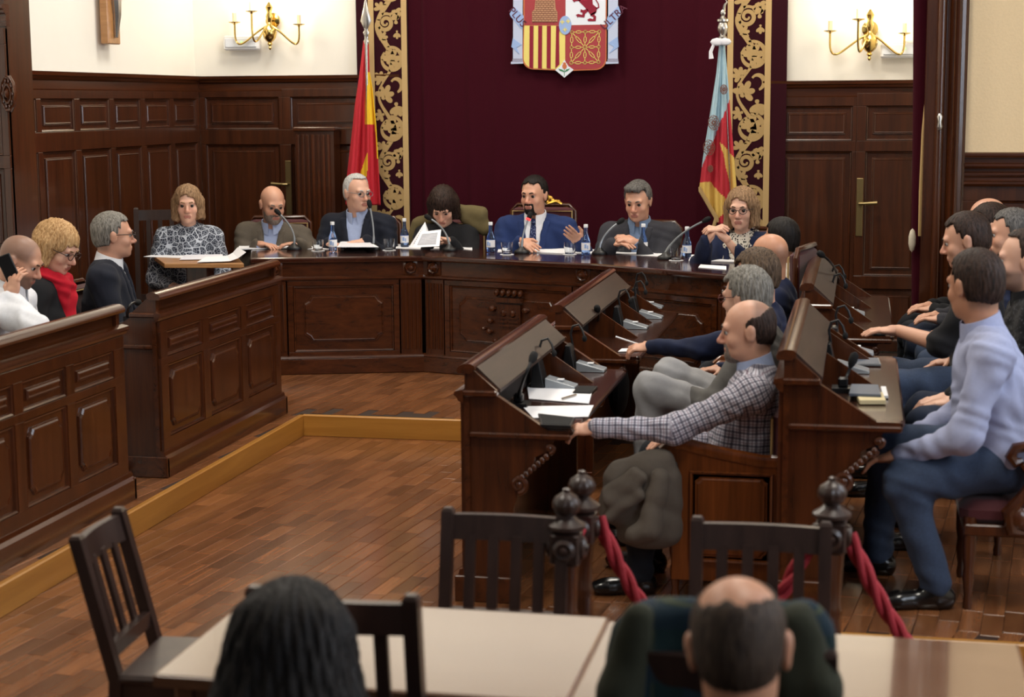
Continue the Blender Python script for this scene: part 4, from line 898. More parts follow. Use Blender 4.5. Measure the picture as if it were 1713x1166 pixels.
sheet('paper_sheet', 'white sheet left of the speaking man\'s microphone', [(832, 422), (868, 421), (868, 415), (834, 416)], TH)
sheet('paper_sheet', 'white papers under the hands of the speaking man in blue', [(880, 422), (962, 426), (958, 416), (882, 414)], TH, thick=.006)
sheet('paper_sheet', 'white papers right of the speaking man in blue', [(962, 424), (1000, 425), (1000, 418), (964, 417)], TH)
sheet('paper_sheet', 'white papers under the hands of the grey-haired charcoal-jacketed man', [(1020, 424), (1110, 430), (1108, 421), (1024, 417)], TH)
sheet('paper_sheet', 'white papers before the woman with glasses', [(1152, 438), (1228, 440), (1228, 430), (1156, 428)], TH, thick=.008)
sheet('paper_sheet', 'paper edge reflected near the right end of the table', [(1168, 448), (1215, 452), (1215, 446), (1172, 443)], TH)  # a modelled sheet in place of a reflection in the polished top
# raised pages held by the reading woman
def raised_page(label, px, y, group):
    pts = [PY(px[0][0], px[0][1], y), PY(px[1][0], px[1][1], y), PY(px[2][0], px[2][1], y + .12), PY(px[3][0], px[3][1], y + .12)]
    root = tag(MB().add([tuple(p) for p in pts] + [tuple(p + V((0, .003, 0))) for p in pts], [(0, 1, 2, 3), (7, 6, 5, 4), (0, 4, 5, 1), (1, 5, 6, 2), (2, 6, 7, 3), (3, 7, 4, 0)]).build('held_page', M['paper']), label, 'paper', group)
    mb = MB()
    for k in range(9):
        t = .14 + .08 * k; a = pts[0].lerp(pts[3], t).lerp(pts[1].lerp(pts[2], t), .14); b = pts[0].lerp(pts[3], t).lerp(pts[1].lerp(pts[2], t), .86); o_ = V((0, -.002, 0)); mb.add([a + o_, b + o_, b + o_ + V((0, 0, .006)), a + o_ + V((0, 0, .006))], [(0, 1, 2, 3)])
    mb.build('printed_lines', M['ink'], root)
raised_page('white page held up at the left by the reading woman', [(684, 413), (718, 413), (716, 385), (711, 371)], 11.52, None)
raised_page('white page held in front, bent over, by the reading woman', [(690, 414), (735, 412), (738, 384), (704, 388)], 11.46, None)
# writing board of the woman in the patterned blouse
bz = 1.0
qd = [P(275, 441, bz), P(408, 441, bz), P(398, 431, bz), P(258, 429, bz)]; c = sum(qd, V()) / 4
wbd = thing('writing_stand', 'small stand with a tan board in front of the woman in the patterned blouse', 'stand', (c.x, c.y, U))
MB().prism([(p.x, p.y) for p in qd], bz - .03, bz).build('board', M['tan_wood'], wbd, bevel=.004)
st = MB(); st.box((c.x - .08, c.y - .06, U), (c.x + .08, c.y + .06, bz - .03), ch=.01); st.build('pedestal', M['wood_v'], wbd)
sheet('paper_sheet', 'left-hand white sheets on the tan writing stand', [(240, 430), (325, 433), (330, 427), (262, 426)], bz, curl=0)
sheet('paper_sheet', 'middle white sheets on the tan writing stand', [(300, 435), (375, 434), (372, 426), (310, 427)], bz + .004, 'paper2')
sheet('paper_sheet', 'right-hand white sheets on the tan writing stand with a lifted corner', [(330, 439), (412, 437), (398, 428), (345, 430)], bz + .008, curl=.06)
# ---- delegate units and papers on the right benches
def unit(label, px, py, h, s=1.0, rz=0):
    p = P(px, py, h); root = thing('delegate_unit', label, 'microphone', (p.x, p.y, h + .001), rz, 'delegate microphone units on the right benches')
    b = MB(); b.loft([[(-.02, -.055, 0), (.12, -.055, 0), (.12, .055, 0), (-.02, .055, 0)], [(-.02, -.055, .05), (.12, -.05, .012), (.12, .05, .012), (-.02, .055, .05)]]); b.build('console', M['grey_plastic'], root, world=False, bevel=.004)
    e = MB(); e.loft([[(-.09, -.06, 0), (-.02, -.06, 0), (-.02, .06, 0), (-.09, .06, 0)], [(-.075, -.05, .13), (-.05, -.05, .13), (-.05, .05, .13), (-.075, .05, .13)]]); e.build('speaker_housing', M['black'], root, world=False, bevel=.004)
    g = MB(); g.tube([(-.05, .03, .12), (-.06, .03, .18), (-.05, .03, .215), (-.02, .03, .225), (.0, .02, .20), (.01, .015, .17)], .006, 8); g.build('gooseneck', M['black'], root, world=False, smooth=True)
    MB().sphere((.012, .015, .158), (.013, .013, .018), 8).build('microphone_head', M['black_soft'], root, world=False, smooth=True)
    MB().box((.03, -.02, .036), (.06, .02, .040)).build('button', M['white_plastic'], root, world=False)
    return root
Bz1, Bz2 = .728, U + .728
for (x, y), l in zip([(973, 620), (922, 648)], ['on the front right bench, the farther of its two', 'on the front right bench, the nearer of its two']): unit('grey microphone console with black gooseneck ' + l, x, y, Bz1)
for (x, y), l in zip([(1078, 515), (1076, 532), (1050, 549)], ['farthest along the second front bench', 'midway along the second front bench', 'nearest on the second front bench']): unit('grey microphone console with black gooseneck ' + l, x, y, Bz1)
for (x, y), l in zip([(1408, 508), (1410, 526), (1418, 592), (1408, 622)], ['on the far second-row desk, farthest', 'on the far second-row desk, nearer', 'on the near second-row desk, beyond the tablet', 'on the near second-row desk, nearest']): unit('grey microphone console with black gooseneck ' + l, x, y, Bz2)
G = None
mic('desk_microphone', 'thin grey gooseneck microphone at the near end of the front right bench', P(868, 680, Bz1), PX(872, 640, -1.38), PX(889, 604, -1.36), False, group=G)
mic('desk_microphone', 'grey gooseneck microphone at the near end of the second front bench', P(996, 556, Bz1), PX(1004, 535, -1.42), PX(1000, 520, -1.42), False)
mic('desk_microphone', 'dark gooseneck microphone curving over the top of the far second-row desk', P(1402, 488, Bz2), PY(1404, 446, 9.6), PY(1377, 428, 9.5), False)
mic('desk_microphone', 'grey gooseneck microphone among the papers of the near second-row desk', P(1410, 655, Bz2), PY(1414, 638, 7.0), PY(1424, 610, 7.0), False)
mic('desk_microphone', 'dark gooseneck microphone in front of the man in the dark suit at the left', P(214, 545, U + .70), PX(212, 505, -3.93), PX(228, 506, -3.95), False)
sheet('paper_sheet', 'white sheet at the back of the front right bench, by the console', [(885, 668), (985, 676), (990, 658), (880, 636)], Bz1 + .002)
sheet('paper_sheet', 'white sheet at the near end of the front right bench, by the tablet', [(892, 700), (984, 698), (993, 679), (874, 681)], Bz1 + .002)
def flat_thing(name, label, cat, px, h, mat, thick, part=None):
    pts = [P(x, y, h) for x, y in px]; c = sum(pts, V()) / 4
    root = tag(MB().prism([(p.x - c.x, p.y - c.y) for p in pts], 0, thick).build(name, M[mat], bevel=.002), label, cat); root.location = (c.x, c.y, h + .003)
    if part:
        nm, mt, k = part; MB().prism([((p.x - c.x) * k, (p.y - c.y) * k) for p in pts], thick, thick + .0012).build(nm, M[mt], root, world=False)
    return root
flat_thing('tablet', 'black tablet in the hand of the man in the checked shirt', 'tablet', [(905, 716), (955, 718), (962, 704), (900, 697)], Bz1 + .012, 'black', .012, ('screen', 'black_soft', .9))
flat_thing('phone', 'dark phone lying on the front right bench near the consoles', 'phone', [(958, 660), (988, 661), (1000, 650), (968, 649)], Bz1, 'black', .009, ('screen', 'black_soft', .9))
sheet('paper_sheet', 'white paper strip under the writing hand on the second front bench', [(1034, 589), (1068, 588), (1073, 583), (1040, 584)], Bz1 + .002)
tag(MB().tube([(-.06, 0, 0), (.06, .0, .0)], .005, 6).build('pen', M['silver']), 'silver pen on the paper of the front right bench', 'pen'); p = P(952, 668, Bz1); COL.objects[-1].location = (p.x, p.y, Bz1 + .012); COL.objects[-1].rotation_euler = (0, 0, 1.2)
flat_thing('tablet', 'grey tablet on the near second-row desk', 'tablet', [(1418, 613), (1474, 614), (1470, 603), (1424, 603)], Bz2, 'grey_metal', .01, ('screen', 'slate_book', .9))
flat_thing('notebook', 'cream paper block under the slate notebook on the near second-row desk', 'notebook', [(1438, 678), (1482, 678), (1476, 664), (1428, 662)], Bz2, 'cream_book', .018)
flat_thing('notebook', 'slate-covered notebook on the near second-row desk', 'notebook', [(1420, 664), (1474, 666), (1469, 649), (1424, 648)], Bz2 + .018, 'slate_book', .012)
flat_thing('phone_case', 'small white case beside the slate notebook', 'case', [(1476, 668), (1486, 668), (1482, 652), (1473, 652)], Bz2, 'white_plastic', .012)
flat_thing('phone', 'pale phone on the far second-row desk', 'phone', [(1405, 528), (1440, 530), (1436, 521), (1408, 520)], Bz2, 'white_plastic', .01, ('screen', 'grey_plastic', .9))
flat_thing('phone', 'dark phone under the bare hand on the second-row desk', 'phone', [(1452, 562), (1482, 563), (1480, 556), (1454, 555)], Bz2, 'black', .01, ('screen', 'black_soft', .9))
p = P(1040, 640, .32); bg = thing('black_bag', 'black bag hanging under the front right bench', 'bag', tuple(p)); MB().sphere(tuple(P(1035, 650, .42)), (.06, .14, .16), 14).build('bag_body', M['black_soft'], bg, smooth=True)
# ================================================================== PEOPLE
def nv(v): v = np.asarray(v, float); return v / (np.linalg.norm(v) + 1e-12)
def A3(v): return np.array(v, float)
UP = A3((0, 0, 1))
def cap(a, b, r1, r2=None, tag='t', k=None): return ('c', A3(a), A3(b), r1, r1 if r2 is None else r2, tag, k)
def ell(c, rad_, ax, tag='t', k=None): return ('e', A3(c), A3(rad_), np.array(ax, float), max(rad_), tag, k)
def bound(p):
    if p[0] == 'c': r = max(p[3], p[4]); return np.minimum(p[1], p[2]) - r, np.maximum(p[1], p[2]) + r
    return p[1] - p[4], p[1] + p[4]
def dist(p, X):
    if p[0] == 'c':
        a, b = p[1], p[2]; ab = b - a; L = ab @ ab + 1e-12
        t = np.clip(((X - a) @ ab) / L, 0, 1); q_ = X - a - t[..., None] * ab
        return np.sqrt((q_ ** 2).sum(-1)) - (p[3] + (p[4] - p[3]) * t)
    q_ = (X - p[1]) @ p[3].T; k0 = np.sqrt(((q_ / p[2]) ** 2).sum(-1)); k1 = np.sqrt(((q_ / p[2] ** 2) ** 2).sum(-1)) + 1e-9
    return k0 * (k0 - 1) / k1
def field(prims, h, k, grow=0.0, lo=None, hi=None, subs=(), ksub=.006):
    bs = [bound(p) for p in prims]
    if lo is None: lo = np.min([b[0] for b in bs], 0) - grow - 3 * h
    if hi is None: hi = np.max([b[1] for b in bs], 0) + grow + 3 * h
    n = np.maximum(((hi - lo) / h).astype(int) + 2, 4); D = np.full(n, .12 + abs(grow), np.float32)
    def sl(b, m):
        i0 = np.clip(((b[0] - m - lo) / h).astype(int), 0, n); i1 = np.clip(((b[1] + m - lo) / h).astype(int) + 2, 0, n); return i0, i1
    def pts(i0, i1):
        g = [lo[a] + h * np.arange(i0[a], i1[a]) for a in range(3)]; return np.stack(np.meshgrid(*g, indexing='ij'), -1)
    for p, b in zip(prims, bs):
        kk = p[-1] or k; i0, i1 = sl(b, kk + grow + 3 * h)
        if np.any(i1 <= i0): continue
        s_ = tuple(slice(i0[a], i1[a]) for a in range(3)); d = dist(p, pts(i0, i1)) - grow; c = D[s_]
        hh = np.maximum(kk - np.abs(c - d), 0) / kk; D[s_] = np.minimum(c, d) - hh * hh * kk * .25
    for p in subs:
        i0, i1 = sl(bound(p), ksub + 3 * h)
        if np.any(i1 <= i0): continue
        s_ = tuple(slice(i0[a], i1[a]) for a in range(3)); d = -dist(p, pts(i0, i1)); c = D[s_]
        hh = np.maximum(ksub - np.abs(c - d), 0) / ksub; D[s_] = np.maximum(c, d) + hh * hh * ksub * .25
    return D, lo, n
def gridpts(D, lo, h):
    g = [lo[a] + h * np.arange(D.shape[a]) for a in range(3)]; return np.stack(np.meshgrid(*g, indexing='ij'), -1)
def snet(D, lo, h):
    ins = D < 0; n = D.shape; c = np.zeros((n[0] - 1, n[1] - 1, n[2] - 1), np.int8)
    for dx in (0, 1):
        for dy in (0, 1):
            for dz in (0, 1): c += ins[dx:n[0] - 1 + dx, dy:n[1] - 1 + dy, dz:n[2] - 1 + dz]
    act = (c > 0) & (c < 8); idx = np.argwhere(act)
    if len(idx) == 0: return np.zeros((0, 3)), np.zeros((0, 4), int)
    ids = np.full(c.shape, -1, np.int64); ids[act] = np.arange(len(idx))
    S = np.zeros((len(idx), 3)); W = np.zeros(len(idx)); cor = [(a, b, d) for a in (0, 1) for b in (0, 1) for d in (0, 1)]
    val = {q_: D[idx[:, 0] + q_[0], idx[:, 1] + q_[1], idx[:, 2] + q_[2]].astype(float) for q_ in cor}
    for q_ in cor:
        for a in range(3):
            if q_[a]: continue
            q2_ = tuple(1 if i == a else q_[i] for i in range(3)); v0, v1 = val[q_], val[q2_]; m = (v0 < 0) != (v1 < 0)
            t = np.where(m, v0 / np.where(m, v0 - v1, 1), 0); pt = np.tile(np.array(q_, float), (len(idx), 1)); pt[:, a] += t; S += pt * m[:, None]; W += m
    vs = lo + h * (idx + S / W[:, None]); F = []
    for a in range(3):
        b, d = (a + 1) % 3, (a + 2) % 3; s0 = [slice(1, n[i] - 1) for i in range(3)]; s1 = list(s0); s0[a] = slice(0, n[a] - 1); s1[a] = slice(1, n[a])
        i0, i1 = ins[tuple(s0)], ins[tuple(s1)]
        for flip, m in ((0, i0 & ~i1), (1, ~i0 & i1)):
            e = np.argwhere(m)
            if not len(e): continue
            off = np.array([1, 1, 1]); off[a] = 0; e = e + off; qd = []
            for ob, od in ((-1, -1), (0, -1), (0, 0), (-1, 0)):
                z = e.copy(); z[:, b] += ob; z[:, d] += od; qd.append(ids[z[:, 0], z[:, 1], z[:, 2]])
            qd = np.stack(qd, 1); F.append(qd[:, ::-1] if flip else qd)
    F = np.concatenate(F); return vs, F[(F >= 0).all(1)]
def relax(vs, F, it=1, w_=.5):
    for _ in range(it):
        S = np.zeros_like(vs); W = np.zeros(len(vs))
        for i in range(4):
            for j in (1, 3): np.add.at(S, F[:, i], vs[F[:, (i + j) % 4]]); np.add.at(W, F[:, i], 1)
        vs = vs * (1 - w_) + w_ * S / np.maximum(W, 1)[:, None]
    return vs
def npmesh(name, vs, F, mats, mi=None, attr=None):
    me = bpy.data.meshes.new(name); me.vertices.add(len(vs)); me.vertices.foreach_set('co', np.asarray(vs, np.float32).ravel())
    me.loops.add(F.size); me.loops.foreach_set('vertex_index', F.astype(np.int32).ravel()); me.polygons.add(len(F))
    me.polygons.foreach_set('loop_start', np.arange(0, F.size, 4, dtype=np.int32)); me.polygons.foreach_set('loop_total', np.full(len(F), 4, np.int32))
    for m in mats: me.materials.append(m)
    if mi is not None: me.polygons.foreach_set('material_index', mi.astype(np.int32))
    me.polygons.foreach_set('use_smooth', np.ones(len(F), bool))
    if attr is not None: a = me.attributes.new('cloth', 'FLOAT_VECTOR', 'POINT'); a.data.foreach_set('vector', np.asarray(attr, np.float32).ravel())
    me.update(calc_edges=True); me.validate(); return me
def npobj(name, vs, F, mats, parent, mi=None, attr=None, label=None):
    o = bpy.data.objects.new(name, npmesh(name, vs, F, mats, mi, attr)); COL.objects.link(o); attach(o, parent)
    if label: o['label'] = label
    return o
def normals(vs, F):
    nrm = np.zeros_like(vs); fnm = np.cross(vs[F[:, 2]] - vs[F[:, 0]], vs[F[:, 3]] - vs[F[:, 1]])
    for i in range(4): np.add.at(nrm, F[:, i], fnm)
    return nrm / (np.linalg.norm(nrm, axis=1)[:, None] + 1e-12)
def wrinkle(vs, F, amp, seed=0.0, f=1.0):
    x, y, z = vs[:, 0] * f, vs[:, 1] * f, vs[:, 2] * f
    w_ = np.sin(31 * x + 17 * z + 6 * np.sin(9 * y + seed) + seed) * .5 + np.sin(43 * z - 21 * y + 5 * np.sin(13 * x + seed)) * .35 + np.sin(23 * y + 37 * z + 4 * np.sin(15 * z + 8 * x) + 2 * seed) * .4
    w_ = np.sign(w_) * np.abs(w_) ** .8; return vs + normals(vs, F) * (amp * w_)[:, None]
# ---- materials of people
def skin(name, rgb, rough=.45):
    m, n, l, b = newmat(name); c = srgb(*rgb); tc = n.new('ShaderNodeTexCoord'); t = n.new('ShaderNodeTexNoise'); t.inputs['Scale'].default_value = 18; t.inputs['Detail'].default_value = 3; l.new(tc.outputs['Object'], t.inputs['Vector'])
    mx = n.new('ShaderNodeMix'); mx.data_type = 'RGBA'; mx.inputs[6].default_value = (c[0] * .92, c[1] * .82, c[2] * .8, 1); mx.inputs[7].default_value = (min(1, c[0] * 1.06), c[1] * 1.06, c[2] * 1.06, 1)
    l.new(t.outputs['Fac'], mx.inputs[0]); at = n.new('ShaderNodeAttribute'); at.attribute_name = 'cloth'; sp = n.new('ShaderNodeSeparateXYZ'); l.new(at.outputs['Vector'], sp.inputs[0])
    m2 = n.new('ShaderNodeMix'); m2.data_type = 'RGBA'; l.new(sp.outputs[0], m2.inputs[0]); l.new(mx.outputs[2], m2.inputs[6]); m2.inputs[7].default_value = srgb(74, 62, 56)
    m3 = n.new('ShaderNodeMix'); m3.data_type = 'RGBA'; k_ = n.new('ShaderNodeMath'); k_.operation = 'MULTIPLY'; k_.inputs[1].default_value = .3; l.new(sp.outputs[1], k_.inputs[0]); l.new(k_.outputs[0], m3.inputs[0]); l.new(m2.outputs[2], m3.inputs[6]); m3.inputs[7].default_value = srgb(196, 104, 88)
    l.new(m3.outputs[2], b.inputs['Base Color']); b.inputs['Roughness'].default_value = rough
    b.inputs['Subsurface Weight'].default_value = .12; b.inputs['Subsurface Radius'].default_value = (.012, .005, .003); b.inputs['Subsurface Scale'].default_value = 1.0; return m
SK = {'light': skin('light_skin', (218, 174, 150)), 'mid': skin('medium_skin', (208, 160, 134)), 'tan': skin('tanned_skin', (196, 144, 114))}
LIP = plain('lips', (172, 112, 98), .5); STUB = plain('stubble_skin', (142, 112, 98), .6, noise=.15, scale=160); EYE = plain('eye_white', (176, 168, 162), .3); IRIS = plain('iris', (38, 28, 24), .15)
def hairmat(name, dark, light):
    m, n, l, b = newmat(name); tc = n.new('ShaderNodeTexCoord'); mp = n.new('ShaderNodeMapping'); mp.inputs['Scale'].default_value = (130, 130, 22); l.new(tc.outputs['Object'], mp.inputs[0])
    t = n.new('ShaderNodeTexNoise'); t.inputs['Scale'].default_value = 1; t.inputs['Detail'].default_value = 5; t.inputs['Distortion'].default_value = .8; l.new(mp.outputs[0], t.inputs['Vector'])
    cr = n.new('ShaderNodeValToRGB'); cr.color_ramp.elements[0].position = .34; cr.color_ramp.elements[1].position = .68; cr.color_ramp.elements[0].color = srgb(*dark); cr.color_ramp.elements[1].color = srgb(*light)
    l.new(t.outputs['Fac'], cr.inputs[0]); l.new(cr.outputs[0], b.inputs['Base Color']); b.inputs['Roughness'].default_value = .55; b.inputs['Specular IOR Level'].default_value = .22
    bp = n.new('ShaderNodeBump'); bp.inputs['Strength'].default_value = .55; bp.inputs['Distance'].default_value = .006; l.new(t.outputs['Fac'], bp.inputs['Height']); l.new(bp.outputs[0], b.inputs['Normal']); return m
HR = {'crop': hairmat('cropped_brown_hair', (46, 36, 30), (82, 66, 54)), 'black': hairmat('black_hair', (11, 9, 9), (34, 28, 26)), 'dark': hairmat('dark_brown_hair', (26, 18, 15), (66, 48, 40)), 'brown': hairmat('brown_hair', (48, 34, 26), (104, 78, 58)), 'curly': hairmat('greying_brown_hair', (50, 38, 28), (110, 90, 72)),
      'lightbrown': hairmat('light_brown_hair', (104, 78, 54), (172, 138, 104)), 'blonde': hairmat('blonde_hair', (150, 108, 64), (222, 184, 134)), 'grey': hairmat('grey_hair', (82, 78, 72), (150, 146, 138)), 'white': hairmat('white_hair', (150, 150, 150), (214, 214, 212)), 'salt': hairmat('salt_pepper_hair', (46, 44, 44), (120, 116, 112)), 'greybeard': hairmat('grey_beard', (96, 84, 76), (150, 136, 126))}
def cloth(name, rgb, kind='plain', c2=(30, 30, 50), rough=.85, scale=1.0):
    m, n, l, b = newmat(name); c = srgb(*rgb); d = srgb(*c2); b.inputs['Roughness'].default_value = rough; b.inputs['Sheen Weight'].default_value = .04; b.inputs['Specular IOR Level'].default_value = .2
    tc = n.new('ShaderNodeTexCoord'); at = n.new('ShaderNodeAttribute'); at.attribute_name = 'cloth'
    t = n.new('ShaderNodeTexNoise'); t.inputs['Scale'].default_value = {'tweed': 240, 'denim': 120}.get(kind, 60); t.inputs['Detail'].default_value = 5; l.new(tc.outputs['Object'], t.inputs['Vector'])
    v_ = {'tweed': .35, 'denim': .3}.get(kind, .1); mx = n.new('ShaderNodeMix'); mx.data_type = 'RGBA'; mx.inputs[6].default_value = tuple(x * (1 - v_) for x in c[:3]) + (1,); mx.inputs[7].default_value = tuple(min(1, x * (1 + v_)) for x in c[:3]) + (1,)
    l.new(t.outputs['Fac'], mx.inputs[0]); out = mx.outputs[2]
    def mixin(fac, col, out):
        q_ = n.new('ShaderNodeMix'); q_.data_type = 'RGBA'; l.new(fac, q_.inputs[0]); l.new(out, q_.inputs[6]); q_.inputs[7].default_value = col; return q_.outputs[2]
    def lines(ax, per, w_, ph=0.0):
        sp = n.new('ShaderNodeSeparateXYZ'); l.new(at.outputs['Vector'], sp.inputs[0]); a = n.new('ShaderNodeMath'); a.operation = 'MULTIPLY_ADD'; a.inputs[1].default_value = 1 / per; a.inputs[2].default_value = ph; l.new(sp.outputs[ax], a.inputs[0])
        fr_ = n.new('ShaderNodeMath'); fr_.operation = 'FRACT'; l.new(a.outputs[0], fr_.inputs[0]); lt = n.new('ShaderNodeMath'); lt.operation = 'LESS_THAN'; lt.inputs[1].default_value = w_; l.new(fr_.outputs[0], lt.inputs[0])
        ml = n.new('ShaderNodeMath'); ml.operation = 'MULTIPLY'; ml.inputs[1].default_value = .72; l.new(lt.outputs[0], ml.inputs[0]); return ml.outputs[0]
    if kind == 'plaid':
        for ax in (0, 1): out = mixin(lines(ax, .026, .30), d, out); out = mixin(lines(ax, .026, .14, .45), srgb(120, 96, 110), out)
    if kind == 'tartan':
        for ax, pr in ((0, .11), (1, .11)): out = mixin(lines(ax, pr, .38), d, out); out = mixin(lines(ax, pr, .05, .6), srgb(64, 68, 48), out)
    if kind == 'dots':
        v = n.new('ShaderNodeTexVoronoi'); v.inputs['Scale'].default_value = 110 * scale; l.new(tc.outputs['Object'], v.inputs['Vector']); lt = n.new('ShaderNodeMath'); lt.operation = 'LESS_THAN'; lt.inputs[1].default_value = .28; l.new(v.outputs['Distance'], lt.inputs[0]); out = mixin(lt.outputs[0], d, out)
    if kind == 'lace':
        v = n.new('ShaderNodeTexVoronoi'); v.feature = 'DISTANCE_TO_EDGE'; v.inputs['Scale'].default_value = 21; l.new(tc.outputs['Object'], v.inputs['Vector']); lt = n.new('ShaderNodeMath'); lt.operation = 'LESS_THAN'; lt.inputs[1].default_value = .045; l.new(v.outputs['Distance'], lt.inputs[0])
        v2 = n.new('ShaderNodeTexVoronoi'); v2.feature = 'DISTANCE_TO_EDGE'; v2.inputs['Scale'].default_value = 60; l.new(tc.outputs['Object'], v2.inputs['Vector']); l2 = n.new('ShaderNodeMath'); l2.operation = 'LESS_THAN'; l2.inputs[1].default_value = .06; l.new(v2.outputs['Distance'], l2.inputs[0])
        out = mixin(l2.outputs[0], srgb(150, 156, 166), out); out = mixin(lt.outputs[0], d, out)
    if kind == 'spots':
        v = n.new('ShaderNodeTexVoronoi'); v.inputs['Scale'].default_value = 70; l.new(tc.outputs['Object'], v.inputs['Vector']); lt = n.new('ShaderNodeMath'); lt.operation = 'LESS_THAN'; lt.inputs[1].default_value = .38; l.new(v.outputs['Distance'], lt.inputs[0]); out = mixin(lt.outputs[0], d, out)
    l.new(out, b.inputs['Base Color'])
    bp = n.new('ShaderNodeBump'); bp.inputs['Strength'].default_value = .15; bp.inputs['Distance'].default_value = .004; l.new(t.outputs['Fac'], bp.inputs['Height']); l.new(bp.outputs[0], b.inputs['Normal']); return m
CL = {'greybrown': cloth('grey_brown_tweed', (92, 84, 74), 'tweed'), 'black': cloth('black_wool', (28, 28, 31)), 'darknavy': cloth('dark_navy_wool', (30, 33, 44)), 'blue': cloth('royal_navy_wool', (36, 52, 96)), 'char': cloth('charcoal_wool', (56, 56, 62), 'tweed'), 'navyw': cloth('navy_cotton', (26, 34, 60)),
      'ltblue': cloth('light_blue_shirt', (160, 174, 208)), 'midblue': cloth('mid_blue_shirt', (110, 130, 160)), 'white': cloth('white_shirt', (226, 228, 234)), 'offwhite': cloth('cream_sweater', (214, 208, 196)), 'maroon': cloth('maroon_knit', (104, 34, 66)), 'lace': cloth('lace_print', (50, 54, 66), 'lace', (188, 194, 204)),
      'spots': cloth('spotted_scarf', (206, 198, 184), 'spots', (36, 34, 36)), 'red': cloth('red_scarf_wool', (186, 26, 44)), 'plaid': cloth('checked_shirt', (204, 204, 216), 'plaid', (52, 48, 70)), 'grey': cloth('grey_jacket', (92, 90, 88)), 'ltgrey': cloth('light_grey_trousers', (150, 150, 152)),
      'lilac': cloth('pale_blue_lilac_shirt', (160, 166, 196)), 'jeans': cloth('blue_denim', (54, 66, 88), 'denim'), 'djeans': cloth('dark_denim', (34, 42, 60), 'denim'), 'dark': cloth('dark_trousers', (30, 32, 38)), 'olive': cloth('olive_coat', (104, 92, 62)), 'tie': cloth('dotted_tie', (30, 40, 78), 'dots', (150, 160, 190)), 'tartan': cloth('green_tartan', (22, 42, 44), 'tartan', (24, 40, 54)), 'coat': cloth('grey_brown_parka', (92, 84, 76)), 'darkgreen': cloth('dark_olive_lining', (48, 50, 38)), 'blkpat': cloth('black_patterned_shirt', (26, 26, 28), 'dots', (70, 72, 78), scale=.7)}
SHOE = plain('black_leather', (18, 17, 17), .22, coat=.4)
def hand_prims(w_, d, n_, side, s, curl=.35, spread=1.0):
    d = nv(d); n_ = nv(A3(n_) - d * (A3(n_) @ d)); sd = np.cross(d, n_) * side; P_ = []; ax = [sd, d, n_]          # sd points to the thumb side
    P_.append(ell(w_ + d * .05 * s, (.040 * s, .054 * s, .017 * s), ax, 'h', .012)); P_.append(cap(w_ - d * .008 * s, w_ + d * .03 * s, .026 * s, .026 * s, 'h', .012))
    for i, (o, L) in enumerate(((.029, .074), (.010, .082), (-.010, .076), (-.028, .060))):
        b = w_ + d * .088 * s + sd * o * s - n_ * .002; a1, a2 = curl * (.7 + .1 * i), curl * (1.7 + .12 * i)
        d1 = nv(d * math.cos(a1) + n_ * math.sin(a1) + sd * o * 2.2 * spread); d2 = nv(d * math.cos(a2) + n_ * math.sin(a2) + sd * o * 1.0); m_ = b + d1 * L * .55 * s
        P_.append(cap(b, m_, .0095 * s, .0088 * s, 'h', .005)); P_.append(cap(m_, m_ + d2 * L * .5 * s, .0088 * s, .0068 * s, 'h', .004))
    t0 = w_ + d * .022 * s + sd * .030 * s; t1 = t0 + nv(d * .6 + sd * .75 + n_ * .25) * .042 * s; t2 = t1 + nv(d * .9 + sd * .2 + n_ * (.2 + curl * .5)) * .034 * s
    P_ += [cap(t0, t1, .015 * s, .011 * s, 'h', .010), cap(t1, t2, .0105 * s, .008 * s, 'h', .005)]; return P_
STATS = []
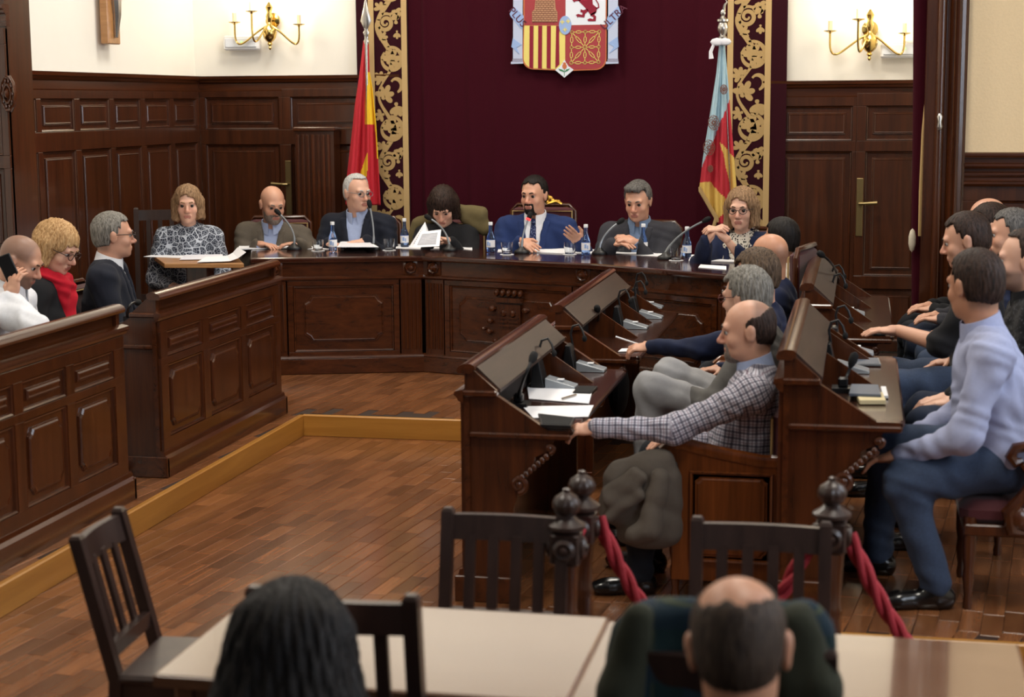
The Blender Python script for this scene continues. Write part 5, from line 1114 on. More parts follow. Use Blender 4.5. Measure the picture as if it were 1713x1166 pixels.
def person(label, head, face, floor, s=1.1, hs=1.12, lean=6, tilt=0, hyaw=0, hpitch=4, hroll=0, sk='mid', hair=('short', 'dark'), beard=None, glasses=None, wide=1.0, belly=1.0, fem=False, seat_h=.46, lh=None, rh=None,
           top='shirt', topmat='ltblue', inner=None, vee=.0, collar=None, tie=None, sleeves='long', legs='djeans', knees=None, feet=None, shoes=True, extras=(), fine=.0055, ch=.0115, wr=.0055, group=None, armscale=1.0, legvis=True, brow=None, headz=None):
    a = rad(face); f = A3((math.cos(a), math.sin(a), 0)); r = np.cross(f, UP); le, ti = rad(lean), rad(tilt)
    sp = nv(UP * math.cos(le) + f * math.sin(le) + r * math.sin(ti)); tf_ = nv(f - sp * (f @ sp)); tr = np.cross(tf_, sp)
    hy, hp, hr_ = rad(hyaw), rad(hpitch), rad(hroll); f2 = f * math.cos(hy) - r * math.sin(hy); HF = f2 * math.cos(hp) - UP * math.sin(hp); HU = UP * math.cos(hp) + f2 * math.sin(hp); HR_ = np.cross(HF, HU)
    HU, HR_ = HU * math.cos(hr_) + HR_ * math.sin(hr_), HR_ * math.cos(hr_) - HU * math.sin(hr_)
    hc = A3(PY(*head)); nb = hc - UP * .097 * hs - HU * .056 * hs - f * .025 * s - f2 * .012 * s
    pz = floor + seat_h + .09 * s; L = (nb[2] - pz) / sp[2]; Lc = min(max(L, .44 * s), .60 * s); pel = nb - sp * Lc
    STATS.append((label, 'L/s %.2f' % (L / s), 'seat %.2f' % (pel[2] - .09 * s - floor), tuple(round(float(x), 2) for x in pel)))
    fz = floor; root = thing('person', label, 'person', (pel[0], pel[1], fz), 0, group); axT = [tr, tf_, sp]
    HX = lambda x, y, z: hc + (HR_ * x + HF * y + HU * z) * hs
    sw = (.165 if fem else .185) * s * wide; shz = nb - sp * .068 * s; bw = .92 if fem else 1.0
    torso = [ell(nb - sp * .20 * s + tf_ * .008, (.162 * s * wide * bw, .112 * s * (.5 + .5 * belly), .20 * s), axT), cap(shz - tr * sw * .82, shz + tr * sw * .82, .062 * s, None), ell(nb - sp * (Lc * .70) + tf_ * (.02 + .035 * (belly - 1)) * s, (.152 * s * wide * bw, .112 * s * belly, .17 * s), axT), ell(pel + sp * .02, (.178 * s * wide, .135 * s, .13 * s), axT)]
    if fem: torso += [ell(nb - sp * .235 * s + tf_ * .085 * s + tr * q_ * .075 * s, (.062 * s, .05 * s, .06 * s), axT) for q_ in (-1, 1)]
    torso += [cap(nb - sp * .022 * s - tf_ * .01 * s, shz + tr * q_ * sw * .8, .044 * s, .052 * s) for q_ in (-1, 1)]
    arms, hands, fore = [], [], []
    for q_, hd in ((-1, lh), (1, rh)):                                     # -1 left, +1 right
        sh = shz + tr * q_ * sw
        if hd is None: hd = dict(w=pel + f * .30 * s + r * q_ * .11 * s + UP * .115 * s, d=f * .9 - r * q_ * .5, n=-UP)
        wv = A3(hd['w']); u1, u2 = .285 * s * armscale, .255 * s * armscale; dv = wv - sh; dd = np.linalg.norm(dv); kx = max(1, dd / ((u1 + u2) * .985)); u1 *= kx; u2 *= kx
        if kx > 1.12: print('ARM STRETCH', label[:30], 'L' if q_ < 0 else 'R', round(kx, 2))
        ca = (u1 * u1 + dd * dd - u2 * u2) / (2 * u1 * dd); ca = min(1, max(-1, ca)); dn = dv / dd; hint = A3(hd.get('e', -UP * .9 + r * q_ * .45 - f * .25)); hp_ = nv(hint - dn * (hint @ dn)); elb = sh + dn * u1 * ca + hp_ * u1 * math.sqrt(1 - ca * ca)
        up_ = cap(sh, elb, .055 * s, .043 * s, 'a%d' % q_); fo = cap(elb, wv, .042 * s, .028 * s, 'b%d' % q_); arms += [up_, fo]; fore.append(fo)
        fd = A3(hd.get('d', nv(wv - elb))); hands.append((wv, fd, A3(hd.get('n', -UP)), q_, hd.get('c', .35)))
        if hd.get('skip'): hands.pop()
    tl, sl_ = .42 * s, .42 * s; legp, footp, lower = [], [], []
    for i, q_ in enumerate((-1, 1)):
        hip = pel + tr * q_ * .088 * s * wide - UP * .01; kn = hip + nv(f + r * q_ * .16 + UP * ((floor + .50 * s - hip[2]) / tl)) * tl
        if knees and knees[i] is not None: kn = A3(knees[i])
        an = A3((kn[0], kn[1], floor + .085)) + f * .03 + r * q_ * .01
        if feet and feet[i] is not None: an = A3(feet[i])
        legp += [cap(hip, kn, .086 * s, .060 * s, 'l%d' % q_), cap(kn, an, .058 * s, .042 * s, 'm%d' % q_)]; lower.append(legp[-1]); fd = nv(f + r * q_ * .2); footp.append((an, fd))
    # ---- head
    ax = [HR_, HF, HU]; e_ = lambda c, rr, k=.02: ell(HX(*c), [x * hs for x in rr], ax, 'H', k * hs); c_ = lambda p, q_, r1, r2=None, k=.012: cap(HX(*p), HX(*q_), r1 * hs, (r2 or r1) * hs, 'H', k * hs)
    jw = .9 if fem else 1.0
    hp = [e_((0, -.014, .036), (.077, .098, .084), .02), e_((0, .022, -.03), (.062 * jw, .070, .088), .03), e_((0, .036, -.078), (.047 * jw, .048, .036), .03), e_((0, .073, -.098), (.02, .018, .016), .02),
          c_((0, .090, .004), (0, .112, -.030), .0085, .0125), e_((-.011, .099, -.036), (.009, .011, .008), .008), e_((.011, .099, -.036), (.009, .011, .008), .008), c_((-.038, .082, .024), (.038, .082, .024), .011, None, .02),
          e_((-.038, .058, -.03), (.024, .024, .024), .02), e_((.038, .058, -.03), (.024, .024, .024), .02), c_((-.018, .090, -.062), (.018, .090, -.062), .0075, None, .008), c_((-.015, .089, -.072), (.015, .089, -.072), .0078, None, .008)]
    for q_ in (-1, 1): hp += [e_((q_ * .078, -.012, -.004), (.009, .021, .034), .006), e_((q_ * .083, -.016, .010), (.008, .016, .02), .005)]
    neck = [cap(nb - sp * .03 * s, HX(0, -.022, -.055), (.052 if fem else .060) * s, (.047 if fem else .055) * hs, 'N', .03), cap(HX(0, -.03, -.06), HX(0, -.05, .0), .05 * hs, .05 * hs, 'N', .03)]
    subs = [ell(HX(q_ * .031, .099, .003), (.018 * hs, .016 * hs, .0088 * hs), ax) for q_ in (-1, 1)] + [cap(HX(-.02, .103, -.067), HX(.02, .103, -.067), .0035 * hs)]
    V_, F_, MI, ATT = [], [], [], []; cnt = 0
    def addp(v, F, mi):
        nonlocal cnt
        V_.append(v); F_.append(F + cnt); MI.append(mi); cnt += len(v)
    D, lo, n_ = field(hp + neck, fine, .02, subs=subs); v, F = snet(D, lo, fine); v = relax(v, F, 1, .4); fc = v[F].mean(1); lx = (fc - hc) @ np.stack(ax, 1) / hs
    mi = np.zeros(len(F), int); mi[(np.abs(lx[:, 0]) < .024 - .6 * np.abs(lx[:, 2] + .067)) & (lx[:, 1] > .08) & (np.abs(lx[:, 2] + .067) < .011)] = 1
    pass
    SF = np.zeros((len(v), 3)); gx = (v - hc) @ np.stack(ax, 1) / hs; sst = lambda a_, b_, q_: np.clip((q_ - a_) / (b_ - a_), 0, 1)
    if beard == 'stubble': SF[:, 0] = sst(-.030, -.050, gx[:, 2]) * sst(-.02, .01, gx[:, 1]) * .65
    if hair[0] == 'shaved': SF[:, 0] = np.maximum(SF[:, 0], np.maximum(sst(.012, .03, gx[:, 2]) * sst(.075, .045, gx[:, 1]), sst(-.015, -.035, gx[:, 1]) * sst(-.07, -.04, gx[:, 2])) * .6)
    if hair[0] in ('short', 'swept', 'receding', 'balding'): SF[:, 0] = np.maximum(SF[:, 0], sst(-.095, -.07, gx[:, 2]) * sst(-.02, -.045, gx[:, 1]) * (.15 if hair[1] == 'white' else .55))
    if hair[0] == 'none': SF[:, 0] = sst(-.0, -.03, gx[:, 1]) * sst(-.07, -.04, gx[:, 2]) * sst(.05, .02, gx[:, 2]) * .45
    SF[:, 1] = sst(.03, .0, np.abs(gx[:, 0]) - .03) * sst(.03, .0, np.abs(gx[:, 2] + .025)) * sst(.05, .07, gx[:, 1]); ATT.append(SF); addp(v, F, mi)
    hn = .0045
    for (wv, fd, nn, q_, cu) in hands:
        D, lo, n_ = field(hand_prims(wv, fd, nn, -q_ if False else q_, s * .98, cu), hn, .006); v, F = snet(D, lo, hn); addp(v, F, np.zeros(len(F), int))
    for fo in fore:
        D, lo, n_ = field([fo], .008 if sleeves != 'long' else .013, .01, 0 if sleeves != 'long' else -.006); v, F = snet(D, lo, .008 if sleeves != 'long' else .013); addp(v, F, np.zeros(len(F), int))
    hb = .036; D, lo, n_ = field(torso + [p for p in arms if p[5][0] == 'a'] + legp, hb, .04, -.020); v, F = snet(D, lo, hb); addp(v, F, np.zeros(len(F), int))
    VV = np.concatenate(V_); AT = np.zeros((len(VV), 3)); AT[:len(ATT[0])] = ATT[0]
    npobj('body', VV, np.concatenate(F_), [SK[sk], LIP], root, np.concatenate(MI), AT)
    for q_ in (-1, 1):
        mb = MB(); c = HX(q_ * .031, .0782, .004); T = Matrix(((HR_[0], HF[0], HU[0], c[0]), (HR_[1], HF[1], HU[1], c[1]), (HR_[2], HF[2], HU[2], c[2]), (0, 0, 0, 1))); rr = .0128 * hs
        mb.lathe([(rr * math.sin(t), -rr * math.cos(t)) for t in [.02 + i * (math.pi - .04) / 10 for i in range(11)]], 12, T @ Matrix.Rotation(rad(-90), 4, 'X')); mb.m = [1 if i >= 7 * 12 and len(f_) == 4 else 0 for i, f_ in enumerate(mb.f)]
        mb.build('eye', [EYE, IRIS], root, smooth=True)
    # ---- hair
    st_, hcol = hair[0], HR.get(hair[1]) if len(hair) > 1 else None
    def hairmesh(nm, prims, keep, h=None, amp=.003, mat=None, k=.03, rel=1):
        h = h or fine * 1.1; D, lo, n_ = field(prims, h, k * hs); X = (gridpts(D, lo, h) - hc) @ np.stack(ax, 1) / hs; D = np.maximum(D, (keep(X[..., 0], X[..., 1], X[..., 2]) * hs).astype(np.float32)); v, F = snet(D, lo, h)
        if len(v) == 0: return
        v = relax(v, F, rel, .5); g = (v - hc) @ np.stack(ax, 1) / hs; ang = np.arctan2(g[:, 0], g[:, 1] + .02); v = v + normals(v, F) * (amp * hs * (np.sin(ang * 23 + 40 * g[:, 2]) * .5 + np.sin(ang * 41 - 60 * g[:, 2] + 30 * g[:, 1]) * .5 + np.sin(ang * 71 + 25 * g[:, 2]) * .4))[:, None]
        npobj(nm, v, F, [mat or hcol], root)
    scalp = lambda g: [e_((0, -.014, .036), (.077 + g * .8, .098 + g, .084 + g * 1.25), .02), e_((0, -.040, -.018), (.064 + g * .45, .066 + g * .5, .066 + g * .3), .03)]
    mx_ = np.maximum
    if st_ in ('short', 'receding', 'balding', 'curly', 'swept'):
        g = {'short': .011, 'receding': .009, 'balding': .007, 'curly': .020, 'swept': .014}[st_]; pr_ = scalp(g)
        if st_ == 'swept': pr_ += [e_((.01, .045, .10), (.06, .05, .03), .02)]
        def keep(x, y, z):
            k1 = -mx_(mx_(.062 + .2 * np.abs(x) - y, z - .088), -1) if st_ != 'receding' else -mx_(mx_(.038 - 1.0 * np.abs(x) - y, z - .112), -1)       # bare forehead
            k1 = -mx_(.046 - .25 * np.abs(x) - y, z - .086 - .006 * np.sin(90 * x + 1) - .004 * np.sin(230 * x)) if st_ in ('short', 'curly', 'swept') else k1
            if st_ == 'receding': k1 = -mx_((.036 - .35 * np.abs(x)) - y, z - .100)
            k2 = -mx_(-.030 - y, z - .012); k3 = -.066 - z + .25 * np.abs(x); k4 = -mx_(.012 - y, z - .034 - 1.2 * np.maximum(.03 - y, 0))
            d = mx_(mx_(k1, k2), mx_(k3, k4))
            if st_ == 'balding': k2 = -mx_(mx_(-.034 - y, z - .016), y - .05); d = mx_(mx_(k2, k3), mx_(y - .010 + .7 * np.maximum(z - .02, 0) + .004 * np.sin(120 * z), z - (.046 - .36 * y) + .004 * np.sin(90 * y)))
            return d
        hairmesh('hair', pr_, keep, amp=.0045 if st_ == 'curly' else .0022)
    elif st_ == 'bob':
        lowz = hair[2] if len(hair) > 2 else -.10; pr_ = [e_((0, -.018, .038), (.090, .112, .100), .03)] + [cap(HX(q_ * .07, -.012, .02), HX(q_ * .078, -.002, lowz), .036 * hs, .030 * hs, 'H', .03) for q_ in (-1, 1)] + [cap(HX(0, -.07, .02), HX(0, -.065, lowz), .06 * hs, .05 * hs, 'H', .04), cap(HX(-.05, -.05, 0), HX(-.055, -.045, lowz), .05 * hs, .042 * hs, 'H', .04), cap(HX(.05, -.05, 0), HX(.055, -.045, lowz), .05 * hs, .042 * hs, 'H', .04)]
        fr_ = hair[3] if len(hair) > 3 else .055
        hairmesh('hair', pr_, lambda x, y, z: mx_(-mx_(mx_(.020 - y, np.abs(x) - .058 + .25 * np.maximum(z, 0)), z - (fr_ - .35 * np.abs(x) + .25 * x + .005 * np.sin(140 * x))), (lowz - .012 + .012 * np.sin(60 * x + 40 * y)) - z), amp=.0045)
    elif st_ == 'crown':
        pr_ = scalp(.004); hcol = HR['crop']
        hairmesh('hair', pr_, lambda x, y, z: mx_(mx_(-mx_(-.015 - y, z + .002), -.075 - z), mx_(y - .03, .066 + .004 * np.sin(110 * x) + .003 * np.sin(190 * x + 80 * z) - np.sqrt((x) ** 2 + (y + .042) ** 2 + (z - .108) ** 2))), amp=.001)
    elif st_ == 'long':
        pr_ = [e_((0, -.02, .04), (.098, .118, .10), .03)] + [cap(HX(q_ * .06, -.03, .02), HX(q_ * .115, -.05, -.30), .055 * hs, .075 * hs, 'H', .05) for q_ in (-1, 1)] + [cap(HX(0, -.07, .0), HX(0, -.10, -.34), .075 * hs, .075 * hs, 'H', .05)]
        for q_ in (-1, 1):
            for k_ in range(5): pr_.append(cap(HX(q_ * .055, -.06 + .02 * k_, .03), HX(q_ * (.135 + .02 * math.sin(k_ * 3.3 + q_)), -.07 + .035 * k_, -.22 - .03 * (k_ % 3)), .03 * hs, .035 * hs, 'H', .035))
        for k_ in range(7): pr_.append(cap(HX(-.06 + .02 * k_, -.078, .06), HX(-.11 + .037 * k_, -.15 - .012 * (k_ % 3), -.25), .026 * hs, .036 * hs, 'H', .04))
        hairmesh('hair', pr_, lambda x, y, z: -mx_(mx_(.02 - y, np.abs(x) - .055), z - .05), amp=.0045, rel=2)
    if beard in ('goatee', 'full', 'goatee_grey', 'full_grey'):
        bm = HR['greybeard'] if 'grey' in beard else HR['black']; G_ = .006
        pr_ = [e_((0, .036, -.078), (.047 + G_, .048 + G_, .036 + G_), .02), e_((0, .022, -.03), (.062 + .004, .070 + .005, .088 + .004), .03), e_((0, .073, -.098), (.02 + G_, .018 + G_, .016 + G_), .02)]
        lim = .034 if 'goatee' in beard else .075
        hairmesh('beard', pr_, lambda x, y, z: mx_(mx_(np.abs(x) - lim, -.01 + (.03 if 'goatee' in beard else 0) - y), mx_(z + .045 - .15 * np.abs(x), -mx_(np.abs(x) - .019, np.abs(z + .067) - .0085))), amp=.0012, mat=bm)
    bmt = HR[brow] if brow else (hcol or HR['brown'])
    mb = MB()
    for q_ in (-1, 1): mb.tube([HX(q_ * .014, .098, .024), HX(q_ * .030, .0955, .029), HX(q_ * .047, .083, .024)], [.0035 * hs, .0042 * hs, .0025 * hs], 6)
    mb.build('eyebrows', bmt, root, smooth=True)
    if glasses:
        gm = plain('spectacle_frame', glasses, .3, .3); mb = MB()
        for q_ in (-1, 1):
            ring = [HX(q_ * .032 + .021 * math.cos(t) * (1 + .15 * math.cos(2 * t)), .111 - .006 * abs(math.cos(t)), .003 + .017 * math.sin(t)) for t in [i * math.tau / 14 for i in range(15)]]; mb.tube(ring, .0021 * hs, 6); mb.tube([HX(q_ * .053, .105, .008), HX(q_ * .079, .05, .010), HX(q_ * .084, -.015, .008)], .0021 * hs, 6)
        mb.tube([HX(-.012, .113, .006), HX(0, .117, .009), HX(.012, .113, .006)], .0021 * hs, 6); mb.build('glasses', gm, root, smooth=True)
    # ---- clothes
    def garment(nm, prims, grow, mat, carve=None, h=None, k=.045, amp=None, lab=None):
        h = h or ch; D, lo, n_ = field(prims, h, k, grow)
        if carve is not None: D = np.maximum(D, -carve(gridpts(D, lo, h)).astype(np.float32))
        v, F = snet(D, lo, h)
        if not len(v): return None
        v = relax(v, F, 1, .35); att = np.zeros((len(v), 3)); best = np.full(len(v), 9.0)
        for p in prims:
            d = dist(p, v); m = d < best; best[m] = d[m]
            if p[0] == 'c' and p[5] != 't':
                ab = p[2] - p[1]; Ln = np.linalg.norm(ab); an = ab / Ln; e1 = nv(np.cross(an, f if abs(an @ f) < .9 else UP)); e2 = np.cross(an, e1); q_ = v - p[1]; att[m, 0] = (np.arctan2(q_ @ e2, q_ @ e1) * .5 * (p[3] + p[4] + 2 * grow))[m]; att[m, 1] = (q_ @ an)[m]
            else: q_ = v - pel; att[m, 0] = (np.arctan2(q_ @ tr, q_ @ tf_) * .15 * s)[m]; att[m, 1] = (q_ @ sp)[m]
        v = wrinkle(v, F, wr if amp is None else amp, len(label) * 1.7, 1.5 if nm == 'shirt' else 1.15); return npobj(nm, v, F, [CL[mat] if isinstance(mat, str) else mat], root, None, att, lab)
    slv = arms if sleeves == 'long' else [p if p[5][0] == 'a' else cap(p[1], p[1] + (p[2] - p[1]) * .05, p[3], p[3], p[5]) for p in arms]
    if sleeves == 'rolled': slv = [p if p[5][0] == 'a' else cap(p[1], p[1] + (p[2] - p[1]) * .45, p[3], p[3] * .9, p[5]) for p in arms]
    up_t = torso
    neckcut = lambda X: .040 * s - np.linalg.norm(np.cross(X - nb, nv(hc - HU * .1 * hs - nb)), axis=-1) * 0 - 9
    def wedge(slope, zap, extra=0.0):
        return lambda X: np.maximum(np.maximum(np.abs((X - pel) @ tr) - slope * (((X - pel) @ sp) - zap * s) - extra, -((X - pel) @ tf_) + .0), -(((X - pel) @ sp) - zap * s)) * -1 if False else (lambda d: d)(np.minimum(np.minimum(slope * (((X - pel) @ sp) - zap * s) + extra - np.abs((X - pel) @ tr), ((X - pel) @ tf_)), (((X - pel) @ sp) - zap * s) + .2))
    neg = lambda fn: (lambda X: -fn(X))
    if top == 'jacket':
        if inner: garment('shirt', torso, .006, inner, h=ch * 1.1, amp=.002)
        VS = .17; w0 = wedge(VS, vee); garment('jacket', torso + slv, .020, topmat, neg(w0))
        
        D, lo, n_ = field(torso, ch * .9, .045, .027); X = gridpts(D, lo, ch * .9); zz = (X - pel) @ sp; D = np.maximum(D, np.maximum(np.maximum(-wedge(VS, vee, .045 * s)(X), w0(X)), zz - (Lc + .0 * s)).astype(np.float32)); v, F = snet(D, lo, ch * .9)
        if len(v): v = relax(v, F, 1, .4); npobj('lapel', v, F, [CL[topmat]], root)
    else:
        carve = None
        if vee: carve = neg(wedge(.34, vee))
        if vee and inner: garment('undershirt', torso, .004, inner, h=ch * 1.1, amp=.002)
        garment(top, torso + slv, .012, topmat, carve)
    if sleeves == 'long' and (inner in ('white', 'ltblue', 'midblue')):
        for fo in fore:
            d_ = nv(fo[2] - fo[1]); MB().tube([fo[2] - d_ * .03, fo[2] + d_ * .006], .040 * s, 12).build('cuff', CL[inner], root, smooth=True)
    if collar:
        mb = MB(); na = nv(HX(0, -.022, -.06) - nb); cf = nv(f - na * (f @ na)); cr_ = np.cross(cf, na); N_ = 22; rings = []
        for t in range(N_ + 1):
            an = .22 + (math.tau - .44) * t / N_; dr = cf * math.cos(an) + cr_ * math.sin(an); drop = .030 * s * max(0, math.cos(an)) ** 2; b0_ = nb + na * .0 + cf * .008
            hi_ = (.050 - .012 * math.cos(an)) * s; rings.append([b0_ + dr * .084 * s - na * (.014 * s + drop), b0_ + dr * .072 * s + na * hi_, b0_ + dr * .066 * s + na * hi_, b0_ + dr * .072 * s - na * .012 * s])
        mb.loft(rings, None, 0, True, True); mb.build('collar', CL[collar], root, smooth=True)
    def front(x, zf, out=.006):                                             # a point on the chest surface
        o_ = pel + tr * x * s + sp * zf + tf_ * .4; best = None
        for i in range(40):
            X = o_[None]; d = min(float(dist(p, X)[0]) for p in torso) - .008
            if d < .002: break
            o_ = o_ - tf_ * max(d, .002)
        return o_ + tf_ * out
    if tie:
        rows_ = []
        for i in range(9):
            t = i / 8; zf = Lc * (1.0 - .78 * t) - .015; wd = (.018 + .02 * t) * s; rows_.append([front(-wd / s, zf, .004), front(0, zf, .012), front(wd / s, zf, .004)])
        mb = MB(); vs = [p for q_ in rows_ for p in q_]; fs = [(i * 3 + j, i * 3 + j + 1, i * 3 + j + 4, i * 3 + j + 3) for i in range(8) for j in range(2)]; mb.add(vs, fs); mb.sphere(tuple(rows_[0][1] + tf_ * .004 + sp * .012), (.02, .016, .022), 10); mb.build('tie', CL[tie], root, smooth=True)
    garment('trousers', [ell(pel + sp * .0, (.172 * s * wide, .132 * s, .11 * s), axT)] + legp, .014, legs, h=ch * (1.15 if legvis else 2.0))
    if shoes:
        for an, fd in footp:
            b = A3((an[0], an[1], floor)); pr_ = [cap(b + UP * .045 - fd * .04, b + UP * .035 + fd * .13, .040, .034), ell(b + UP * .033 + fd * .15, (.042, .06, .03), [np.cross(fd, UP), fd, UP]), cap(b + UP * .05, b + UP * .10, .045, .045), cap(b + UP * .015 - fd * .05, b + UP * .015 + fd * .17, .015, .015)]
            D, lo, n_ = field(pr_, .011 if legvis else .02, .03); v, F = snet(D, lo, .011 if legvis else .02); v[:, 2] = np.maximum(v[:, 2], floor + .002); npobj('shoe', v, F, [SHOE], root)
    for nm, mt, fn in extras:
        pr_, kk, am = fn(dict(nb=nb, sp=sp, tf=tf_, tr=tr, s=s, pel=pel, L=Lc, HX=HX, f=f, r=r, front=front)); D, lo, n_ = field(pr_, ch * .85, kk); v, F = snet(D, lo, ch * .85); v = relax(v, F, 1, .4); v = wrinkle(v, F, am, 3.1, 1.4); npobj(nm, v, F, [CL[mt] if mt in CL else M[mt]], root)
    return dict(root=root, pel=pel, f=f, nb=nb)
def W(px, py, y): return A3(PY(px, py, y))
def WT(px, py, h): return A3(P(px, py, h))
def scarf(g):
    nb, sp, tf_, tr, s = g['nb'], g['sp'], g['tf'], g['tr'], g['s']; P_ = []
    for k in range(10):
        a0, a1 = k * math.tau / 10, (k + 1) * math.tau / 10; q_ = lambda a_: nb + sp * (.02 - .035 * math.cos(a_)) * s + (tf_ * math.cos(a_) + tr * math.sin(a_)) * .085 * s; P_.append(cap(q_(a0), q_(a1), .036 * s))
    for x0, x1, z in ((-.03, -.05, .40), (.03, .02, .34), (0, -.01, .30)): P_.append(cap(nb + tf_ * .10 * s + tr * x0 * s - sp * .03, nb + tf_ * .135 * s + tr * x1 * s - sp * z * s, .036 * s, .045 * s))
    return P_, .016, .014
def thin_scarf(g):
    nb, sp, tf_, tr, s = g['nb'], g['sp'], g['tf'], g['tr'], g['s']; P_ = []
    for q_ in (-1, 1): P_ += [cap(nb + tr * q_ * .075 * s - tf_ * .02 + sp * .01, nb + tr * q_ * .08 * s + tf_ * .075 * s - sp * .06 * s, .026 * s), cap(nb + tr * q_ * .08 * s + tf_ * .075 * s - sp * .06 * s, nb + tr * q_ * .07 * s + tf_ * .125 * s - sp * .24 * s, .026 * s, .03 * s)]
    P_ += [ell(nb + tf_ * .12 * s - sp * .30 * s, (.075 * s, .035 * s, .10 * s), [tr, tf_, sp])]
    return P_, .02, .003
HAND = lambda w_, d=None, n=(0, 0, -1), c=.35, e=None: {k: v for k, v in dict(w=w_, d=d, n=n, c=c, e=e).items() if v is not None}
DX = dict(legvis=False, floor=U, s=1.1, hs=1.13, legs='dark', shoes=True, ch=.0125, fine=.0062)
# ---- the seven at the long table
person('woman with light brown bob in patterned blouse behind the tan writing stand', (314, 343, 11.05), -70, hair=('bob', 'lightbrown', -.085, .075), fem=True, sk='light', top='blouse', topmat='lace', lean=3, hpitch=3, **{**DX, 's': 1.06, 'hs': 1.06})
person('bald bearded man in grey-brown jacket leaning towards his microphone', (456, 342, 12.1), -82, hair=('none',), brow='grey', beard='full_grey', top='jacket', topmat='greybrown', inner='ltblue', vee=.10, collar='ltblue', lean=16, tilt=-3, hyaw=28, hpitch=16, sk='mid', wide=1.08, lh=HAND(W(503, 408, 11.9), (-.9, -.3, 0)), rh=HAND(W(432, 409, 11.9), (.9, -.3, 0)), armscale=1.15, **DX)
person('white-haired man with glasses in dark jacket and pale blue shirt looking right', (598, 323, 12.2), -90, hair=('receding', 'white'), glasses=(120, 120, 124), top='jacket', topmat='darknavy', inner='ltblue', vee=.08, collar='ltblue', lean=9, hyaw=48, hpitch=4, sk='light', wide=1.08, lh=HAND(W(614, 404, 12.0), (-.8, -.5, 0)), rh=HAND(W(552, 408, 12.0), (.5, -.8, 0)), **DX)
person('woman with dark fringe in black cardigan over maroon top reading her papers', (741, 345, 12.2), -90, hair=('bob', 'dark', -.09, .028), fem=True, sk='light', top='cardigan', topmat='black', inner='maroon', vee=.0, lean=13, hpitch=36, hyaw=4, lh=HAND(W(757, 405, 12.0), (-.95, -.2, .3), (0, -.2, -1), .5), rh=HAND(W(716, 410, 12.0), (.4, -.5, .3)), **DX)
person('man with black goatee in royal blue suit and tie speaking at the centre', (893, 327, 12.14), -90, hair=('short', 'black'), beard='goatee', top='jacket', topmat='blue', inner='white', vee=.06, collar='white', tie='tie', lean=8, hyaw=-14, hpitch=4, sk='mid', wide=1.14, belly=1.15, armscale=1.2, rh=HAND(W(872, 404, 11.9), (.75, -.6, -.25), (.3, .3, -.7), .15), lh=HAND(W(970, 404, 11.9), (-.35, -.7, .45), (-.6, .1, .5), .2), **DX)
person('grey-haired man in dark charcoal jacket looking down, hands joined', (1067, 337, 11.97), -95, hair=('swept', 'salt'), brow='salt', top='jacket', topmat='char', inner='midblue', vee=.10, collar='midblue', lean=9, hpitch=14, hyaw=-4, sk='mid', wide=1.12, belly=1.1, lh=HAND(W(1064, 406, 11.75), (-.9, -.3, .35), (-.3, .4, -.8), .7), rh=HAND(W(1024, 408, 11.75), (.9, -.35, .1), (0, .2, -1), .4), **DX)
person('woman with glasses and spotted scarf in navy jacket, hands clasped', (1240, 350, 11.45), -104, hair=('bob', 'lightbrown', -.10, .078), brow='brown', glasses=(40, 34, 40), fem=True, sk='light', top='jacket', topmat='navyw', inner='spots', vee=.0, lean=6, tilt=0, hyaw=6, hpitch=5, lh=HAND(W(1214, 399, 11.1), (-.75, -.1, .62), (-.6, .2, -.7), .75), rh=HAND(W(1183, 402, 11.1), (.6, -.1, .75), (.7, .2, -.5), .75), extras=[('scarf', 'spots', thin_scarf)], **DX)
# ---- left benches
LX = dict(legvis=False, floor=U, s=1.08, hs=1.08, legs='dark', ch=.0115, fine=.0058)
person('shaven-headed man in white shirt on the phone at the left edge', (35, 437, 7.95), 8, hair=('shaved',), brow='brown', beard='stubble', top='shirt', topmat='white', collar='white', lean=14, hpitch=26, hyaw=-4, sk='mid', wide=1.05, rh=HAND(W(20, 498, 7.78), (.12, .15, .97), (.3, 1, .1), .6, A3((.5, -.6, -.7))), **LX)
person('blonde woman in black jacket with a red scarf on the left bench', (96, 414, 8.5), 2, hair=('bob', 'blonde', -.075, .052), brow='lightbrown', fem=True, sk='light', glasses=(60, 44, 40), top='coat', topmat='black', lean=8, hpitch=26, hyaw=-8, extras=[('scarf', 'red', scarf)], **{**LX, 'hs': 1.12})
person('grey-haired man with glasses in dark suit jacket turned towards the long table', (190, 394, 9.1), 18, hair=('short', 'grey'), glasses=(36, 32, 34), top='jacket', topmat='darknavy', inner='white', vee=.08, collar='white', lean=3, hyaw=16, hpitch=2, sk='mid', wide=1.12, belly=1.1, **LX)
# ---- front right bench
RX = dict(floor=0.0, s=1.02, hs=1.05, ch=.011, fine=.0052)
person('balding goateed man in checked shirt at the near end of the front right bench', (1250, 553, 6.95), 180, hair=('balding', 'dark'), beard='goatee_grey', top='shirt', topmat='plaid', collar='ltblue', lean=-2, hyaw=4, hpitch=6, sk='mid', wide=1.15, belly=1.3, legs='dark', armscale=1.2, lh=HAND(W(1000, 716, 6.62), (-.97, .1, -.12), (.1, .5, -1), .55, A3((.1, -.5, -1))), **{**RX, 'ch': .009, 'fine': .0045})
person('grey-haired man with glasses in grey jacket and pale trousers beside the checked shirt', (1247, 498, 7.75), 172, hair=('curly', 'grey'), glasses=(90, 40, 44), top='jacket', topmat='grey', inner='white', vee=.1, lean=16, hyaw=-22, hpitch=6, sk='light', legs='ltgrey', lh=HAND(W(1120, 648, 7.62), (-.2, .9, .1)), rh=HAND(W(1140, 640, 7.8), (-.5, -.8, 0)), knees=[W(1090, 650, 7.55), W(1120, 628, 7.75)], feet=[None, W(1080, 720, 7.7)], **RX)
